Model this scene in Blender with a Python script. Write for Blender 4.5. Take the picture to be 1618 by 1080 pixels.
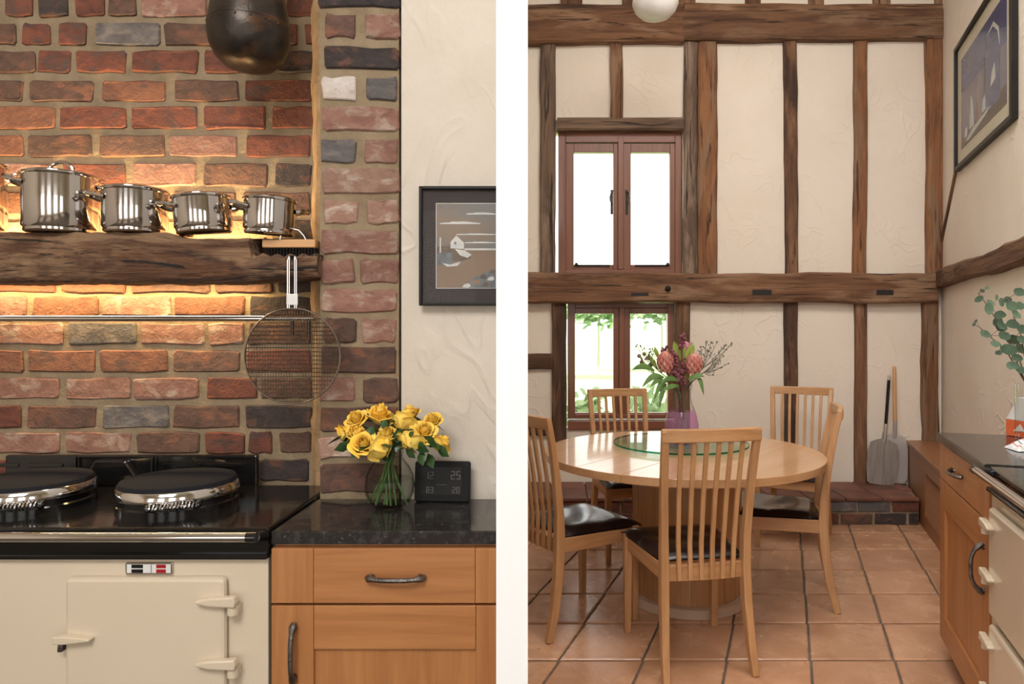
import bpy, bmesh, math, random
from mathutils import Vector, Matrix, noise
R = random.Random(7)
for o in list(bpy.data.objects): bpy.data.objects.remove(o)
S = bpy.context.scene; C = S.collection
# ------------------------------------------------------------------ camera, sky, sun, exposure
FPX, CX, CY, EYE = 1080.0, 880.0, 525.0, 1.295
cam = bpy.data.cameras.new('camera'); camo = bpy.data.objects.new('camera', cam); C.objects.link(camo)
camo.location = (0, 0, EYE); camo.rotation_euler = (math.pi/2, 0, 0)
cam.sensor_fit = 'HORIZONTAL'; cam.sensor_width = 36; cam.lens = FPX/1618*36
cam.shift_x = (809-CX)/1618; cam.shift_y = -(540-CY)/1618; cam.clip_start = .05; cam.clip_end = 300
S.camera = camo
w = bpy.data.worlds.new('sky'); S.world = w; w.use_nodes = True
w.node_tree.nodes['Background'].inputs[0].default_value = (1, .985, .965, 1)
w.node_tree.nodes['Background'].inputs[1].default_value = 2.6
def light(name, kind, loc, rot, energy, col, size=None, sizey=None):
    l = bpy.data.lights.new(name, kind); l.energy = energy; l.color = col
    if kind == 'AREA':
        l.shape = 'RECTANGLE'; l.size = size; l.size_y = sizey
    o = bpy.data.objects.new(name, l); C.objects.link(o); o.location = loc; o.rotation_euler = rot
    return o
sun = light('sun', 'SUN', (0, -5, 12), (math.radians(28), 0, math.radians(14)), 9.0, (1, .95, .86)); sun.data.angle = .02
light('dining_fill_light', 'AREA', (.75, 2.3, 4.2), (math.radians(22), 0, 0), 138, (1, .975, .94), 2.4, 1.6)  # added fill lamp brightening the dim dining room, no opening in the ceiling
light('kitchen_fill_light', 'AREA', (-.75, -1.3, 3.5), (math.radians(42), 0, math.radians(4)), 95, (1, .98, .95), 1.6, 1.2)  # added fill lamp for the kitchen and the white strip, no fitting behind it
S.view_settings.view_transform = 'Standard'; S.view_settings.look = 'None'; S.view_settings.gamma = 1
S.view_settings.use_curve_mapping = False; S.view_settings.exposure = 0.15
# ------------------------------------------------------------------ helpers
def X(px, d): return (px-CX)*d/FPX
def Z(py, d): return EYE-(py-CY)*d/FPX
class MB:
    def __init__(s): s.v = []; s.f = []
    def add(s, vs, fs):
        n = len(s.v); s.v += [tuple(v) for v in vs]; s.f += [tuple(i+n for i in f) for f in fs]; return s
    def box(s, x0, x1, y0, y1, z0, z1):
        return s.add([(x0,y0,z0),(x1,y0,z0),(x1,y1,z0),(x0,y1,z0),(x0,y0,z1),(x1,y0,z1),(x1,y1,z1),(x0,y1,z1)],
                     [(0,3,2,1),(4,5,6,7),(0,1,5,4),(1,2,6,5),(2,3,7,6),(3,0,4,7)])
    def prism(s, poly, a0, a1, axis='z'):
        m = {'z': lambda u, v, a: (u, v, a), 'y': lambda u, v, a: (u, a, v), 'x': lambda u, v, a: (a, u, v)}[axis]
        n = len(poly)
        return s.add([m(u, v, a0) for u, v in poly]+[m(u, v, a1) for u, v in poly],
                     [tuple(range(n))[::-1], tuple(range(n, 2*n))]+[(i, (i+1) % n, (i+1) % n+n, i+n) for i in range(n)])
    def lathe(s, prof, n=32, c=(0,0,0), closed=True, a0=0, a1=2*math.pi):
        full = abs(a1-a0) > 6.28; k = n if full else n+1
        vs = [(c[0]+r*math.cos(a0+(a1-a0)*i/n), c[1]+r*math.sin(a0+(a1-a0)*i/n), c[2]+z) for r, z in prof for i in range(k)]
        fs = []
        for j in range(len(prof)-1):
            for i in range(n):
                a, b = j*k+i, j*k+(i+1) % k
                fs.append((a, b, b+k, a+k))
        if closed and full:
            fs.append(tuple(range(k))[::-1]); fs.append(tuple(range((len(prof)-1)*k, len(prof)*k)))
        return s.add(vs, fs)
    def tube(s, path, r, n=8, loop=False, flat=1.0):
        P = [Vector(p) for p in path]; N = len(P)
        rs = r if isinstance(r, (list, tuple)) else [r]*N
        vs = []; up = None
        for i in range(N):
            t = (P[(i+1) % N]-P[i-1]) if loop else (P[min(i+1, N-1)]-P[max(i-1, 0)])
            t.normalize()
            if up is None: up = Vector((0,0,1)) if abs(t.z) < .9 else Vector((0,1,0))
            a = t.cross(up); a.normalize(); b = a.cross(t); b.normalize(); up = b
            for k in range(n):
                an = 2*math.pi*k/n
                vs.append(P[i]+a*math.cos(an)*rs[i]+b*math.sin(an)*rs[i]*flat)
        fs = [(i*n+k, i*n+(k+1) % n, ((i+1) % N)*n+(k+1) % n, ((i+1) % N)*n+k) for i in range(N if loop else N-1) for k in range(n)]
        if not loop: fs += [tuple(range(n))[::-1], tuple(range((N-1)*n, N*n))]
        return s.add(vs, fs)
    def bar(s, path, ws, side):            # rectangular bar swept along a path: ws = [(width along side, thickness)]
        P = [Vector(p) for p in path]; N = len(P); vs = []
        for i in range(N):
            t = P[min(i+1, N-1)]-P[max(i-1, 0)]; t.normalize()
            a = Vector(side); a = a-t*a.dot(t); a.normalize(); b = t.cross(a)
            wd, th = ws[min(i, len(ws)-1)]
            for u, v in ((-1,-1),(1,-1),(1,1),(-1,1)): vs.append(P[i]+a*u*wd/2+b*v*th/2)
        fs = [(i*4+k, i*4+(k+1) % 4, (i+1)*4+(k+1) % 4, (i+1)*4+k) for i in range(N-1) for k in range(4)]
        return s.add(vs, fs+[(3,2,1,0), tuple(range((N-1)*4, N*4))])
    def grid(s, fn, nu, nv):
        vs = [fn(i/nu, j/nv) for j in range(nv+1) for i in range(nu+1)]
        return s.add(vs, [(j*(nu+1)+i, j*(nu+1)+i+1, (j+1)*(nu+1)+i+1, (j+1)*(nu+1)+i) for j in range(nv) for i in range(nu)])
    def ball(s, c, r, n=10, sz=1.0):
        return s.lathe([(max(1e-4, r*math.sin(math.pi*k/n)), -r*sz*math.cos(math.pi*k/n)) for k in range(n+1)], max(6, n), c)
def obj(name, m, mat, parent=None, smooth=False, bevel=0, loc=None, rot=None, solid=0):
    me = bpy.data.meshes.new(name); me.from_pydata(m.v, [], m.f)
    bm = bmesh.new(); bm.from_mesh(me); bmesh.ops.recalc_face_normals(bm, faces=bm.faces); bm.to_mesh(me); bm.free()
    me.materials.append(MAT[mat]); o = bpy.data.objects.new(name, me); C.objects.link(o)
    if smooth:
        me.polygons.foreach_set('use_smooth', [True]*len(me.polygons))
        try: me.set_sharp_from_angle(angle=math.radians(38))
        except Exception: pass
    if solid:
        q = o.modifiers.new('solid', 'SOLIDIFY'); q.thickness = solid; q.offset = 0
    if bevel:
        q = o.modifiers.new('bevel', 'BEVEL'); q.width = bevel; q.segments = 2; q.limit_method = 'ANGLE'
    if parent: o.parent = parent
    if loc: o.location = loc
    if rot: o.rotation_euler = rot
    return o
def tag(o, label, cat, group=None, kind=None):
    o['label'] = label; o['category'] = cat
    if group: o['group'] = group
    if kind: o['kind'] = kind
    return o
def thing(name, label, cat, loc=(0,0,0), rz=0, group=None, kind=None):
    o = bpy.data.objects.new(name, None); C.objects.link(o); o.location = loc; o.rotation_euler = (0,0,rz); o.empty_display_size = .1
    return tag(o, label, cat, group, kind)
def clone(root, loc, rz, label=None):
    r = root.copy(); C.objects.link(r); r.location = loc; r.rotation_euler = (0,0,rz)
    if label: r['label'] = label
    for ch in list(root.children):
        c = ch.copy(); C.objects.link(c); c.parent = r
        for g in ch.children:
            d = g.copy(); C.objects.link(d); d.parent = c
    return r
# ------------------------------------------------------------------ materials
MAT = {}
def nmat(name, c1, c2=None, rough=.5, metal=0, scale=(6,6,6), detail=6, dist=0, lo=.35, hi=.65, bump=0, bscale=None, bd=.01,
         c3=None, s3=(4,4,4), r3=(.55,.7), coat=0, spec=.5, rnd=0, ridge=None, rough2=None, c4=None, s4=None, r4=(.62,.68)):
    m = bpy.data.materials.new(name); m.use_nodes = True; MAT[name] = m
    T = m.node_tree; N = T.nodes; L = T.links; B = N['Principled BSDF']
    B.inputs['Roughness'].default_value = rough; B.inputs['Metallic'].default_value = metal
    B.inputs['Coat Weight'].default_value = coat; B.inputs['Coat Roughness'].default_value = .08; B.inputs['Specular IOR Level'].default_value = spec
    tc = N.new('ShaderNodeTexCoord'); oi = N.new('ShaderNodeObjectInfo')
    off = N.new('ShaderNodeVectorMath'); off.operation = 'MULTIPLY_ADD'
    cb = N.new('ShaderNodeCombineXYZ'); mu = N.new('ShaderNodeMath'); mu.operation = 'MULTIPLY'; mu.inputs[1].default_value = 37
    L.new(oi.outputs['Random'], mu.inputs[0])
    for k in range(3): L.new(mu.outputs[0], cb.inputs[k])
    off.inputs[1].default_value = (1,1,1); L.new(tc.outputs['Object'], off.inputs[0]); L.new(cb.outputs[0], off.inputs[2])
    def noi(sc, det, di=0, kind='n'):
        mp = N.new('ShaderNodeVectorMath'); mp.operation = 'MULTIPLY'; mp.inputs[1].default_value = sc; L.new(off.outputs[0], mp.inputs[0])
        t = N.new('ShaderNodeTexNoise'); t.inputs['Scale'].default_value = 1; t.inputs['Detail'].default_value = det; t.inputs['Roughness'].default_value = .6
        t.inputs['Distortion'].default_value = di; L.new(mp.outputs[0], t.inputs['Vector']); return t.outputs['Fac']
    def mr(fac, lo, hi):
        q = N.new('ShaderNodeMapRange'); q.inputs[1].default_value = lo; q.inputs[2].default_value = hi; L.new(fac, q.inputs[0]); return q.outputs[0]
    def mix(fac, a, b):
        q = N.new('ShaderNodeMix'); q.data_type = 'RGBA'; L.new(fac, q.inputs[0])
        for s, k in ((a, 6), (b, 7)):
            if isinstance(s, tuple): q.inputs[k].default_value = (*s, 1)
            else: L.new(s, q.inputs[k])
        return q.outputs[2]
    f = noi(scale, detail, dist); fr = mr(f, lo, hi)
    col = mix(fr, c1, c2 or tuple(x*.85 for x in c1))
    if c3: col = mix(mr(noi(s3, 5, .4), *r3), col, c3)
    if c4: col = mix(mr(noi(s4, 4, 1.2), *r4), col, c4)
    if rnd:
        h = N.new('ShaderNodeHueSaturation'); q = N.new('ShaderNodeMapRange'); q.inputs[3].default_value = 1-rnd; q.inputs[4].default_value = 1+rnd
        L.new(oi.outputs['Random'], q.inputs[0]); L.new(q.outputs[0], h.inputs['Value']); L.new(col, h.inputs['Color']); col = h.outputs[0]
    L.new(col, B.inputs['Base Color'])
    if rough2 is not None:
        q = N.new('ShaderNodeMapRange'); q.inputs[3].default_value = rough; q.inputs[4].default_value = rough2; L.new(fr, q.inputs[0]); L.new(q.outputs[0], B.inputs['Roughness'])
    if bump:
        hgt = noi(bscale or tuple(x*3 for x in scale), 6, dist)
        if ridge:
            a = N.new('ShaderNodeMath'); a.operation = 'SUBTRACT'; a.inputs[1].default_value = .5; L.new(noi(ridge[0], 2.2, ridge[1]), a.inputs[0])
            b = N.new('ShaderNodeMath'); b.operation = 'ABSOLUTE'; L.new(a.outputs[0], b.inputs[0])
            c = mr(b.outputs[0], .03, 0.0); d = N.new('ShaderNodeMath'); d.operation = 'MULTIPLY_ADD'; d.inputs[1].default_value = ridge[2]
            # only some of the trowel marks stand out
            e = N.new('ShaderNodeMath'); e.operation = 'MULTIPLY'; L.new(c, e.inputs[0]); L.new(mr(noi(tuple(x*.6 for x in ridge[0]), 2), .45, .6), e.inputs[1])
            L.new(e.outputs[0], d.inputs[0]); L.new(hgt, d.inputs[2]); hgt = d.outputs[0]
        b = N.new('ShaderNodeBump'); b.inputs['Strength'].default_value = bump; b.inputs['Distance'].default_value = bd
        L.new(hgt, b.inputs['Height']); L.new(b.outputs[0], B.inputs['Normal'])
    return m
def glass(name, col, gl=1.0, rough=.0, edge=1.0, cloud=0):
    m = bpy.data.materials.new(name); m.use_nodes = True; MAT[name] = m
    T = m.node_tree; N = T.nodes; L = T.links; N.remove(N['Principled BSDF'])
    tr = N.new('ShaderNodeBsdfTransparent'); g = N.new('ShaderNodeBsdfGlossy'); g.inputs['Roughness'].default_value = rough
    n = N.new('ShaderNodeTexNoise'); n.inputs['Scale'].default_value = 9
    rp = N.new('ShaderNodeMix'); rp.data_type = 'RGBA'; rp.inputs[6].default_value = (*col, 1); rp.inputs[7].default_value = (*[c*.97 for c in col], 1)
    L.new(n.outputs['Fac'], rp.inputs[0])
    fc = N.new('ShaderNodeLayerWeight'); fc.inputs[0].default_value = .5; pw = N.new('ShaderNodeMath'); pw.operation = 'POWER'; pw.inputs[1].default_value = 3.5; L.new(fc.outputs['Facing'], pw.inputs[0])
    em = N.new('ShaderNodeMix'); em.data_type = 'RGBA'; L.new(pw.outputs[0], em.inputs[0]); L.new(rp.outputs[2], em.inputs[6]); em.inputs[7].default_value = (*[c*edge for c in col], 1); L.new(em.outputs[2], tr.inputs[0])
    lw = N.new('ShaderNodeLayerWeight'); lw.inputs[0].default_value = .25
    mm = N.new('ShaderNodeMath'); mm.operation = 'MULTIPLY'; mm.inputs[1].default_value = gl; L.new(lw.outputs['Fresnel'], mm.inputs[0])
    mx = N.new('ShaderNodeMixShader'); ge = N.new('ShaderNodeNewGeometry'); iv = N.new('ShaderNodeMath'); iv.operation = 'SUBTRACT'; iv.inputs[0].default_value = 1; L.new(ge.outputs['Backfacing'], iv.inputs[1])
    m2 = N.new('ShaderNodeMath'); m2.operation = 'MULTIPLY'; L.new(mm.outputs[0], m2.inputs[0]); L.new(iv.outputs[0], m2.inputs[1]); L.new(m2.outputs[0], mx.inputs[0]); L.new(tr.outputs[0], mx.inputs[1]); L.new(g.outputs[0], mx.inputs[2])
    out = mx
    if cloud:
        tl = N.new('ShaderNodeBsdfTranslucent'); tl.inputs[0].default_value = (*col, 1); df = N.new('ShaderNodeBsdfDiffuse'); df.inputs[0].default_value = (*col, 1)
        h_ = N.new('ShaderNodeMixShader'); L.new(tl.outputs[0], h_.inputs[1]); L.new(df.outputs[0], h_.inputs[2])
        out = N.new('ShaderNodeMixShader'); out.inputs[0].default_value = cloud; L.new(mx.outputs[0], out.inputs[1]); L.new(h_.outputs[0], out.inputs[2])
    L.new(out.outputs[0], N['Material Output'].inputs[0])
def wood(name, a, b, rough=.4, coat=.1, bump=.08, k=1.0, **kw):
    for ax, sc in (('x', (1.6,28,28)), ('y', (28,1.6,28)), ('z', (28,28,1.6))):
        nmat(name+'_'+ax, a, b, rough, scale=tuple(s*k for s in sc), dist=.6, lo=.3, hi=.7, bump=bump, bscale=tuple(s*k*3 for s in sc), bd=.002, coat=coat, **kw)
nmat('plaster', (.80,.71,.61), (.76,.665,.56), .9, scale=(2,2,2), bump=.45, bscale=(9,9,9), bd=.012, ridge=((3.2,3.2,3.2), 1.2, .5))
nmat('plaster_kitchen', (.65,.585,.50), (.60,.53,.445), .88, scale=(3,3,3), bump=.55, bscale=(7,7,7), bd=.012, ridge=((4,4,2.2), .8, .5))
nmat('white_paint', (.96,.96,.96), (.95,.95,.95), .8)
nmat('ceiling_paint', (.8,.74,.66), None, .9)
nmat('mortar', (.30,.225,.14), (.22,.16,.095), .95, scale=(14,14,14), bump=.8, bscale=(70,70,70), bd=.006)
nmat('mortar_floor', (.16,.13,.10), (.10,.08,.06), .95, scale=(9,9,9), bump=.4)
BR = {'red': ((.185,.058,.034), (.095,.034,.023), (.075,.045,.038)), 'orange': ((.23,.098,.055), (.15,.06,.035), (.11,.06,.043)),
      'brown': ((.135,.072,.050), (.075,.042,.032), (.20,.085,.05)), 'dark': ((.05,.036,.033), (.026,.02,.02), (.12,.055,.036)),
      'grey': ((.135,.122,.118), (.085,.072,.070), (.20,.16,.135)), 'pink': ((.29,.15,.11), (.20,.095,.07), (.37,.27,.21)),
      'pale': ((.36,.22,.16), (.26,.14,.10), (.48,.38,.31)), 'white': ((.55,.50,.46), (.45,.38,.33), (.30,.2,.16))}
for k, (a, b, c) in BR.items():
    nmat('brick_'+k, a, b, .88, scale=(16,16,24), detail=8, dist=.8, c3=c, s3=(13,13,22), r3=(.52,.66), bump=.9, bscale=(60,60,60), bd=.006, rnd=.14)
def timber(name, a, b, c):
    nmat(name, a, b, .82, scale=(14,14,1.6), detail=8, dist=1.0, lo=.38, hi=.62, c3=c, s3=(7,7,1.4), r3=(.5,.62), bump=1.0, bscale=(34,34,2.2), bd=.012, rnd=.15, c4=tuple(x*.35 for x in b), s4=(38,38,2.0), r4=(.58,.66))
timber('timber_brown', (.20,.095,.045), (.10,.043,.02), (.26,.15,.085))
timber('timber_grey', (.22,.14,.09), (.10,.06,.04), (.30,.21,.15))
timber('timber_dark', (.12,.055,.03), (.045,.022,.013), (.22,.11,.055))
timber('timber_shelf', (.17,.075,.032), (.05,.022,.011), (.24,.15,.085))
timber('timber_warm', (.27,.12,.05), (.15,.06,.025), (.22,.13,.075))
nmat('tile', (.54,.30,.175), (.42,.215,.12), .30, scale=(5,5,5), detail=8, dist=.5, c3=(.62,.36,.22), s3=(3,3,3), r3=(.55,.75), bump=.25, bscale=(22,22,22), bd=.006, rnd=.1, rough2=.2)
nmat('quarry_tile', (.19,.075,.045), (.12,.05,.035), .6, scale=(8,8,8), bump=.3, rnd=.2)
wood('oak', (.57,.315,.145), (.39,.19,.078), .38, coat=.15, bump=.06)
wood('oak_top', (.60,.35,.18), (.48,.255,.115), .28, coat=.5, bump=.03, k=.6)
wood('cabinet', (.47,.205,.070), (.34,.132,.042), .42, coat=.1, bump=.06, k=1.3)
wood('cover_oak', (.32,.14,.055), (.24,.10,.04), .45)
wood('window_wood', (.24,.085,.04), (.16,.055,.028), .4, coat=.15, bump=.05)
wood('beech', (.62,.34,.15), (.54,.28,.115), .5)
nmat('leather', (.022,.012,.010), (.014,.008,.007), .20, scale=(8,8,8), bump=.12, bscale=(9,9,9), bd=.012, spec=.45)
nmat('granite', (.022,.020,.019), (.045,.042,.040), .10, scale=(60,60,60), lo=.5, hi=.62, c3=(.16,.15,.14), s3=(95,95,95), r3=(.64,.70), spec=.55)
nmat('black_enamel', (.010,.009,.009), (.006,.006,.006), .10, bump=.06, bscale=(22,22,22), bd=.01, spec=.6)
nmat('black_gap', (.012,.011,.010), None, .7)
nmat('lid_pad', (.012,.012,.015), (.02,.02,.024), .95, scale=(200,200,200), bump=.5, bscale=(260,260,260), bd=.003, spec=.15)
nmat('cream_enamel', (.68,.575,.44), (.65,.545,.41), .18, scale=(2,2,2), bump=.04, bscale=(10,10,10), bd=.01, coat=.4)
nmat('chrome', (.72,.70,.68), (.66,.64,.62), .10, 1, scale=(6,6,6))
nmat('steel', (.56,.53,.50), (.48,.45,.43), .10, 1, scale=(3,3,3), bump=.03, bscale=(40,40,40), bd=.002)
nmat('brushed', (.50,.46,.42), (.33,.30,.27), .45, .55, scale=(60,60,4), bump=.1)
nmat('pale_metal', (.72,.70,.68), (.64,.62,.60), .45, .6, scale=(8,8,8))
nmat('pewter', (.24,.22,.20), (.10,.09,.085), .35, 1, scale=(50,50,50), bump=.9, bscale=(130,130,130), bd=.003)
nmat('wire', (.20,.16,.13), (.12,.09,.07), .4, .9, scale=(30,30,30))
nmat('iron', (.035,.03,.028), (.02,.018,.016), .5, .6, scale=(20,20,20), bump=.3)
nmat('copper_old', (.055,.043,.035), (.028,.022,.018), .34, .7, scale=(9,9,9), dist=1, c3=(.15,.068,.026), s3=(5,5,9), r3=(.52,.66), bump=.25, bscale=(16,16,16), bd=.01)
nmat('black_frame', (.008,.006,.005), (.012,.010,.008), .4, spec=.25, scale=(9,9,9))
nmat('mat_charcoal', (.060,.048,.045), (.05,.04,.038), .8, scale=(20,20,20))
nmat('mat_cream', (.66,.60,.46), (.62,.56,.42), .85, scale=(8,8,8))
nmat('black_plastic', (.010,.009,.009), (.008,.008,.008), .5, spec=.2)
nmat('lcd', (.014,.012,.011), (.011,.010,.009), .35, spec=.2)
nmat('lcd_digit', (.13,.13,.11), None, .4)
nmat('white_enamel', (.78,.78,.76), None, .25)
nmat('red_enamel', (.35,.012,.018), None, .25)
nmat('rose_petal', (.95,.72,.17), (.92,.57,.07), .6, scale=(26,26,26), lo=.4, hi=.6, rnd=.06, spec=.2)
nmat('rose_leaf', (.035,.085,.022), (.02,.05,.014), .35, scale=(30,30,30))
nmat('stem_green', (.10,.19,.045), (.06,.11,.03), .5, scale=(30,30,30))
nmat('protea', (.42,.12,.10), (.55,.24,.19), .7, scale=(20,20,6), c3=(.62,.38,.30), s3=(30,30,30))
nmat('protea_pink', (.62,.25,.34), (.5,.18,.26), .7, scale=(20,20,6))
nmat('burgundy', (.13,.03,.045), (.22,.06,.08), .65, scale=(40,40,40))
nmat('leaf_long', (.10,.20,.03), (.05,.12,.025), .4, scale=(20,20,20))
nmat('leaf_yellow', (.32,.36,.05), (.18,.26,.04), .5, scale=(20,20,20))
nmat('twig', (.17,.11,.075), (.11,.075,.05), .8, scale=(30,30,30))
nmat('sprig', (.17,.17,.12), (.11,.12,.09), .8, scale=(40,40,40))
nmat('sprig_bud', (.20,.12,.12), (.30,.22,.18), .8, scale=(60,60,60))
nmat('eucalyptus', (.115,.19,.12), (.075,.135,.085), .55, scale=(25,25,25), rnd=.2)
nmat('opal', (.86,.84,.80), None, .3)
nmat('lawn', (.45,.62,.30), (.36,.52,.22), .9, scale=(3,3,3))
nmat('shrub_leaf', (.34,.44,.25), (.22,.33,.15), .6, scale=(6,6,6))
nmat('bark', (.42,.38,.32), None, .9)
nmat('print_sky', (.155,.17,.17), (.24,.17,.115), .35, scale=(2,2,9), lo=.4, hi=.6)
nmat('print_water', (.25,.165,.105), (.21,.135,.085), .35, scale=(2,2,12))
nmat('print_white', (.66,.64,.58), (.5,.52,.52), .4, scale=(30,30,30))
nmat('print_grey', (.19,.20,.20), (.10,.11,.115), .4, scale=(60,60,20))
nmat('print_brown', (.16,.11,.075), (.09,.065,.05), .4, scale=(50,50,50))
nmat('print_blue', (.055,.075,.19), (.10,.11,.22), .25, scale=(2,2,6))
nmat('print_mauve', (.19,.165,.21), (.15,.135,.19), .25, scale=(2,2,6))
nmat('print_tan', (.34,.22,.14), (.27,.16,.1), .3, scale=(20,20,20))
nmat('cloth_white', (.74,.74,.74), (.66,.66,.68), .9, scale=(50,50,50), bump=.3)
nmat('cloth_stripe', (.60,.16,.12), None, .9)
nmat('orange_card', (.72,.14,.045), (.66,.12,.04), .5)
nmat('white_card', (.80,.79,.76), None, .5)
nmat('water', (.8,.8,.8), None, .05)
nmat('table_base', (.62,.47,.36), (.56,.42,.31), .4, scale=(9,9,9))
glass('window_glass', (.97,.98,.97), .55); glass('clear_glass', (.96,.97,.96), 1.6, .02, .45); glass('water_glass', (.93,.95,.93), .8, .02, .6)
glass('green_glass', (.80,.92,.87), 1.0); glass('green_edge', (.10,.42,.30), .5); glass('purple_glass', (.88,.60,.84), 1.6, .03, .6, .2); glass('picture_glass', (.97,.97,.97), .3)
# ------------------------------------------------------------------ plan: left a kitchen alcove, right an out-of-square dining room
D_REC, D_PIL, D_BACK, D_PLINTH = 2.15, 1.975, 5.10, 4.60
SLANT = .3315                                  # the side wall runs out of square by this much per metre
O_R = Vector((X(1487, D_BACK), D_BACK, 0)); q = math.hypot(1, SLANT)
U_R = Vector((-SLANT/q, -1/q, 0)); N_R = Vector((-1/q, SLANT/q, 0)); RZ_R = math.atan2(U_R.y, U_R.x)
def side(s, t, z=0): return O_R+U_R*s+N_R*t+Vector((0,0,z))     # s along the side wall towards the viewer, t out into the room
def wob(x, y=0): return noise.noise(Vector((x, y, 3.7)))
# ------------------------------------------------------------------ floor with tiles
fl = obj('floor', MB().box(-4, 4.2, -3.5, D_BACK+.15, -.12, -.009), 'mortar_floor'); tag(fl, 'terracotta tiled floor with dark joints', 'floor', kind='structure')
TW, TD = .332, .344; dy0 = FPX*EYE/(841-CY)
gj = .0048; gk = .0075
tm = MB(); sl = SLANT
corner = lambda u, v: (u*TW+sl*v*TD, v*TD)
pts = [(a+gj*i, b+gk*j) for (a, b), i, j in ((corner(0,0),1,1),(corner(1,0),-1,1),(corner(1,1),-1,-1),(corner(0,1),1,-1))]
ins = [(a+.006*i, b+.006*j) for (a, b), i, j in zip(pts, (1,-1,-1,1), (1,1,-1,-1))]
tm.add([(a,b,-.012) for a,b in pts]+[(a,b,-.004) for a,b in pts]+[(a,b,0) for a,b in ins],
       [(8,9,10,11)]+[(i,(i+1)%4,(i+1)%4+4,i+4) for i in range(4)]+[(i+4,(i+1)%4+4,(i+1)%4+8,i+8) for i in range(4)])
xa = X(1341, D_PLINTH)-sl*(D_PLINTH-dy0)
tile0 = None
for v in range(-8, 2):
    for u in range(-8, 6):
        y = dy0+v*TD; x = xa+u*TW+sl*v*TD
        if y > D_BACK-.1 or y < 1.2: continue
        cx = x+TW/2; 
        if cx > O_R.x-sl*(D_BACK-y)+.2: continue
        if y+TD < 2.2 and cx < -.05*y: continue
        if CX+FPX*(x+TW+sl*TD)/(y+TD/2) < 800 : continue
        if tile0 is None:
            t = tile0 = obj('floor_tile', tm, 'tile', fl)
        else:
            t = tile0.copy(); C.objects.link(t)
        t.location = (x, y, R.uniform(-.001, .001)); t.rotation_euler = (0, 0, 0)
# ------------------------------------------------------------------ walls
def wall_holes(name, xs, zs, holes, y0, y1, mat):
    m = MB(); xs = sorted(set(xs)); zs = sorted(set(zs))
    def hole(i, j):
        if not (0 <= i < len(xs)-1 and 0 <= j < len(zs)-1): return True
        cx, cz = (xs[i]+xs[i+1])/2, (zs[j]+zs[j+1])/2
        return any(a < cx < b and c < cz < d for a, b, c, d in holes)
    for i in range(len(xs)-1):
        for j in range(len(zs)-1):
            if hole(i, j): continue
            a, b, c, d = xs[i], xs[i+1], zs[j], zs[j+1]
            m.add([(a,y0,c),(b,y0,c),(b,y0,d),(a,y0,d)], [(0,1,2,3)]); m.add([(a,y1,c),(b,y1,c),(b,y1,d),(a,y1,d)], [(3,2,1,0)])
            if hole(i-1, j): m.add([(a,y0,c),(a,y1,c),(a,y1,d),(a,y0,d)], [(3,2,1,0)])
            if hole(i+1, j): m.add([(b,y0,c),(b,y1,c),(b,y1,d),(b,y0,d)], [(0,1,2,3)])
            if hole(i, j-1): m.add([(a,y0,c),(b,y0,c),(b,y1,c),(a,y1,c)], [(3,2,1,0)])
            if hole(i, j+1): m.add([(a,y0,d),(b,y0,d),(b,y1,d),(a,y1,d)], [(0,1,2,3)])
    bm = None
    return obj(name, m, mat)
B = D_BACK
W1 = (X(876,B), X(1079,B), Z(433,B), Z(206,B)); W2 = (X(892,B), X(1068,B), Z(678,B), Z(477,B))
wb = wall_holes('wall_back', [-1.3, 3.0, W1[0], W1[1], W2[0], W2[1]], [-.1, 4.3, W1[2], W1[3], W2[2], W2[3]], [W1, W2], B, B+.16, 'plaster')
tag(wb, 'cream plaster wall framed with old oak timbers', 'wall', kind='structure')
wr = obj('wall_right', MB().prism([(-.1,0),(4.6,0),(4.6,.15),(-.1,.15)], -.1, 4.3), 'plaster', loc=O_R, rot=(0,0,RZ_R))
tag(wr, 'cream plaster side wall with a rough horizontal oak beam', 'wall', kind='structure')
wl = obj('wall_left', MB().box(-1.4, -1.3, D_REC+.35, B+.16, -.1, 4.3), 'plaster'); tag(wl, 'plain plaster end wall hidden behind the kitchen alcove', 'wall', kind='structure')
ce = obj('ceiling', MB().box(-4, 4.2, -3.0, B+.2, 4.25, 4.35), 'ceiling_paint'); tag(ce, 'pale plaster ceiling above both rooms', 'ceiling', kind='structure')
wq = wall_holes('wall_rear', [-4.1,-3.3,-2.4,-1.7,-.8,-.1,.9,1.7,2.7,3.4,4.3], [-.1,.25,2.5,4.3], [(-3.3,-2.4,.25,2.5),(-1.7,-.8,.25,2.5),(-.1,.9,.25,2.5),(1.7,2.7,.25,2.5)], -2.9, -2.8, 'plaster')  # unseen wall added so its openings put light and dark stripes in the pans
tag(wq, 'added unseen plaster wall behind the viewer, its tall openings shaped for reflections', 'wall', kind='structure')
for nm, a, b in (('wall_west', -4.1, -4.0), ('wall_east', 4.2, 4.3)):
    wq = obj(nm, MB().box(a, b, -2.9, (D_PIL+.3) if a < 0 else B+.16, -.1, 4.3), 'plaster'); tag(wq, 'plain plaster outer wall on the %s side, out of view' % nm[5:], 'wall', kind='structure')
# added partition standing in for the blank white strip between the two views: we face its end
zp = 1.2; hp = 25*zp/FPX; pc = lambda d: (809-CX)*d/FPX
wp = obj('wall_divider', MB().prism([(pc(zp)-hp, zp), (pc(zp)+hp, zp), (pc(2.33)+hp, 2.33), (pc(2.33)-hp, 2.33)], -.1, 4.25), 'white_paint')
tag(wp, 'white strip between the kitchen and dining room views, built as an added partition end', 'wall', kind='structure')
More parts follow.
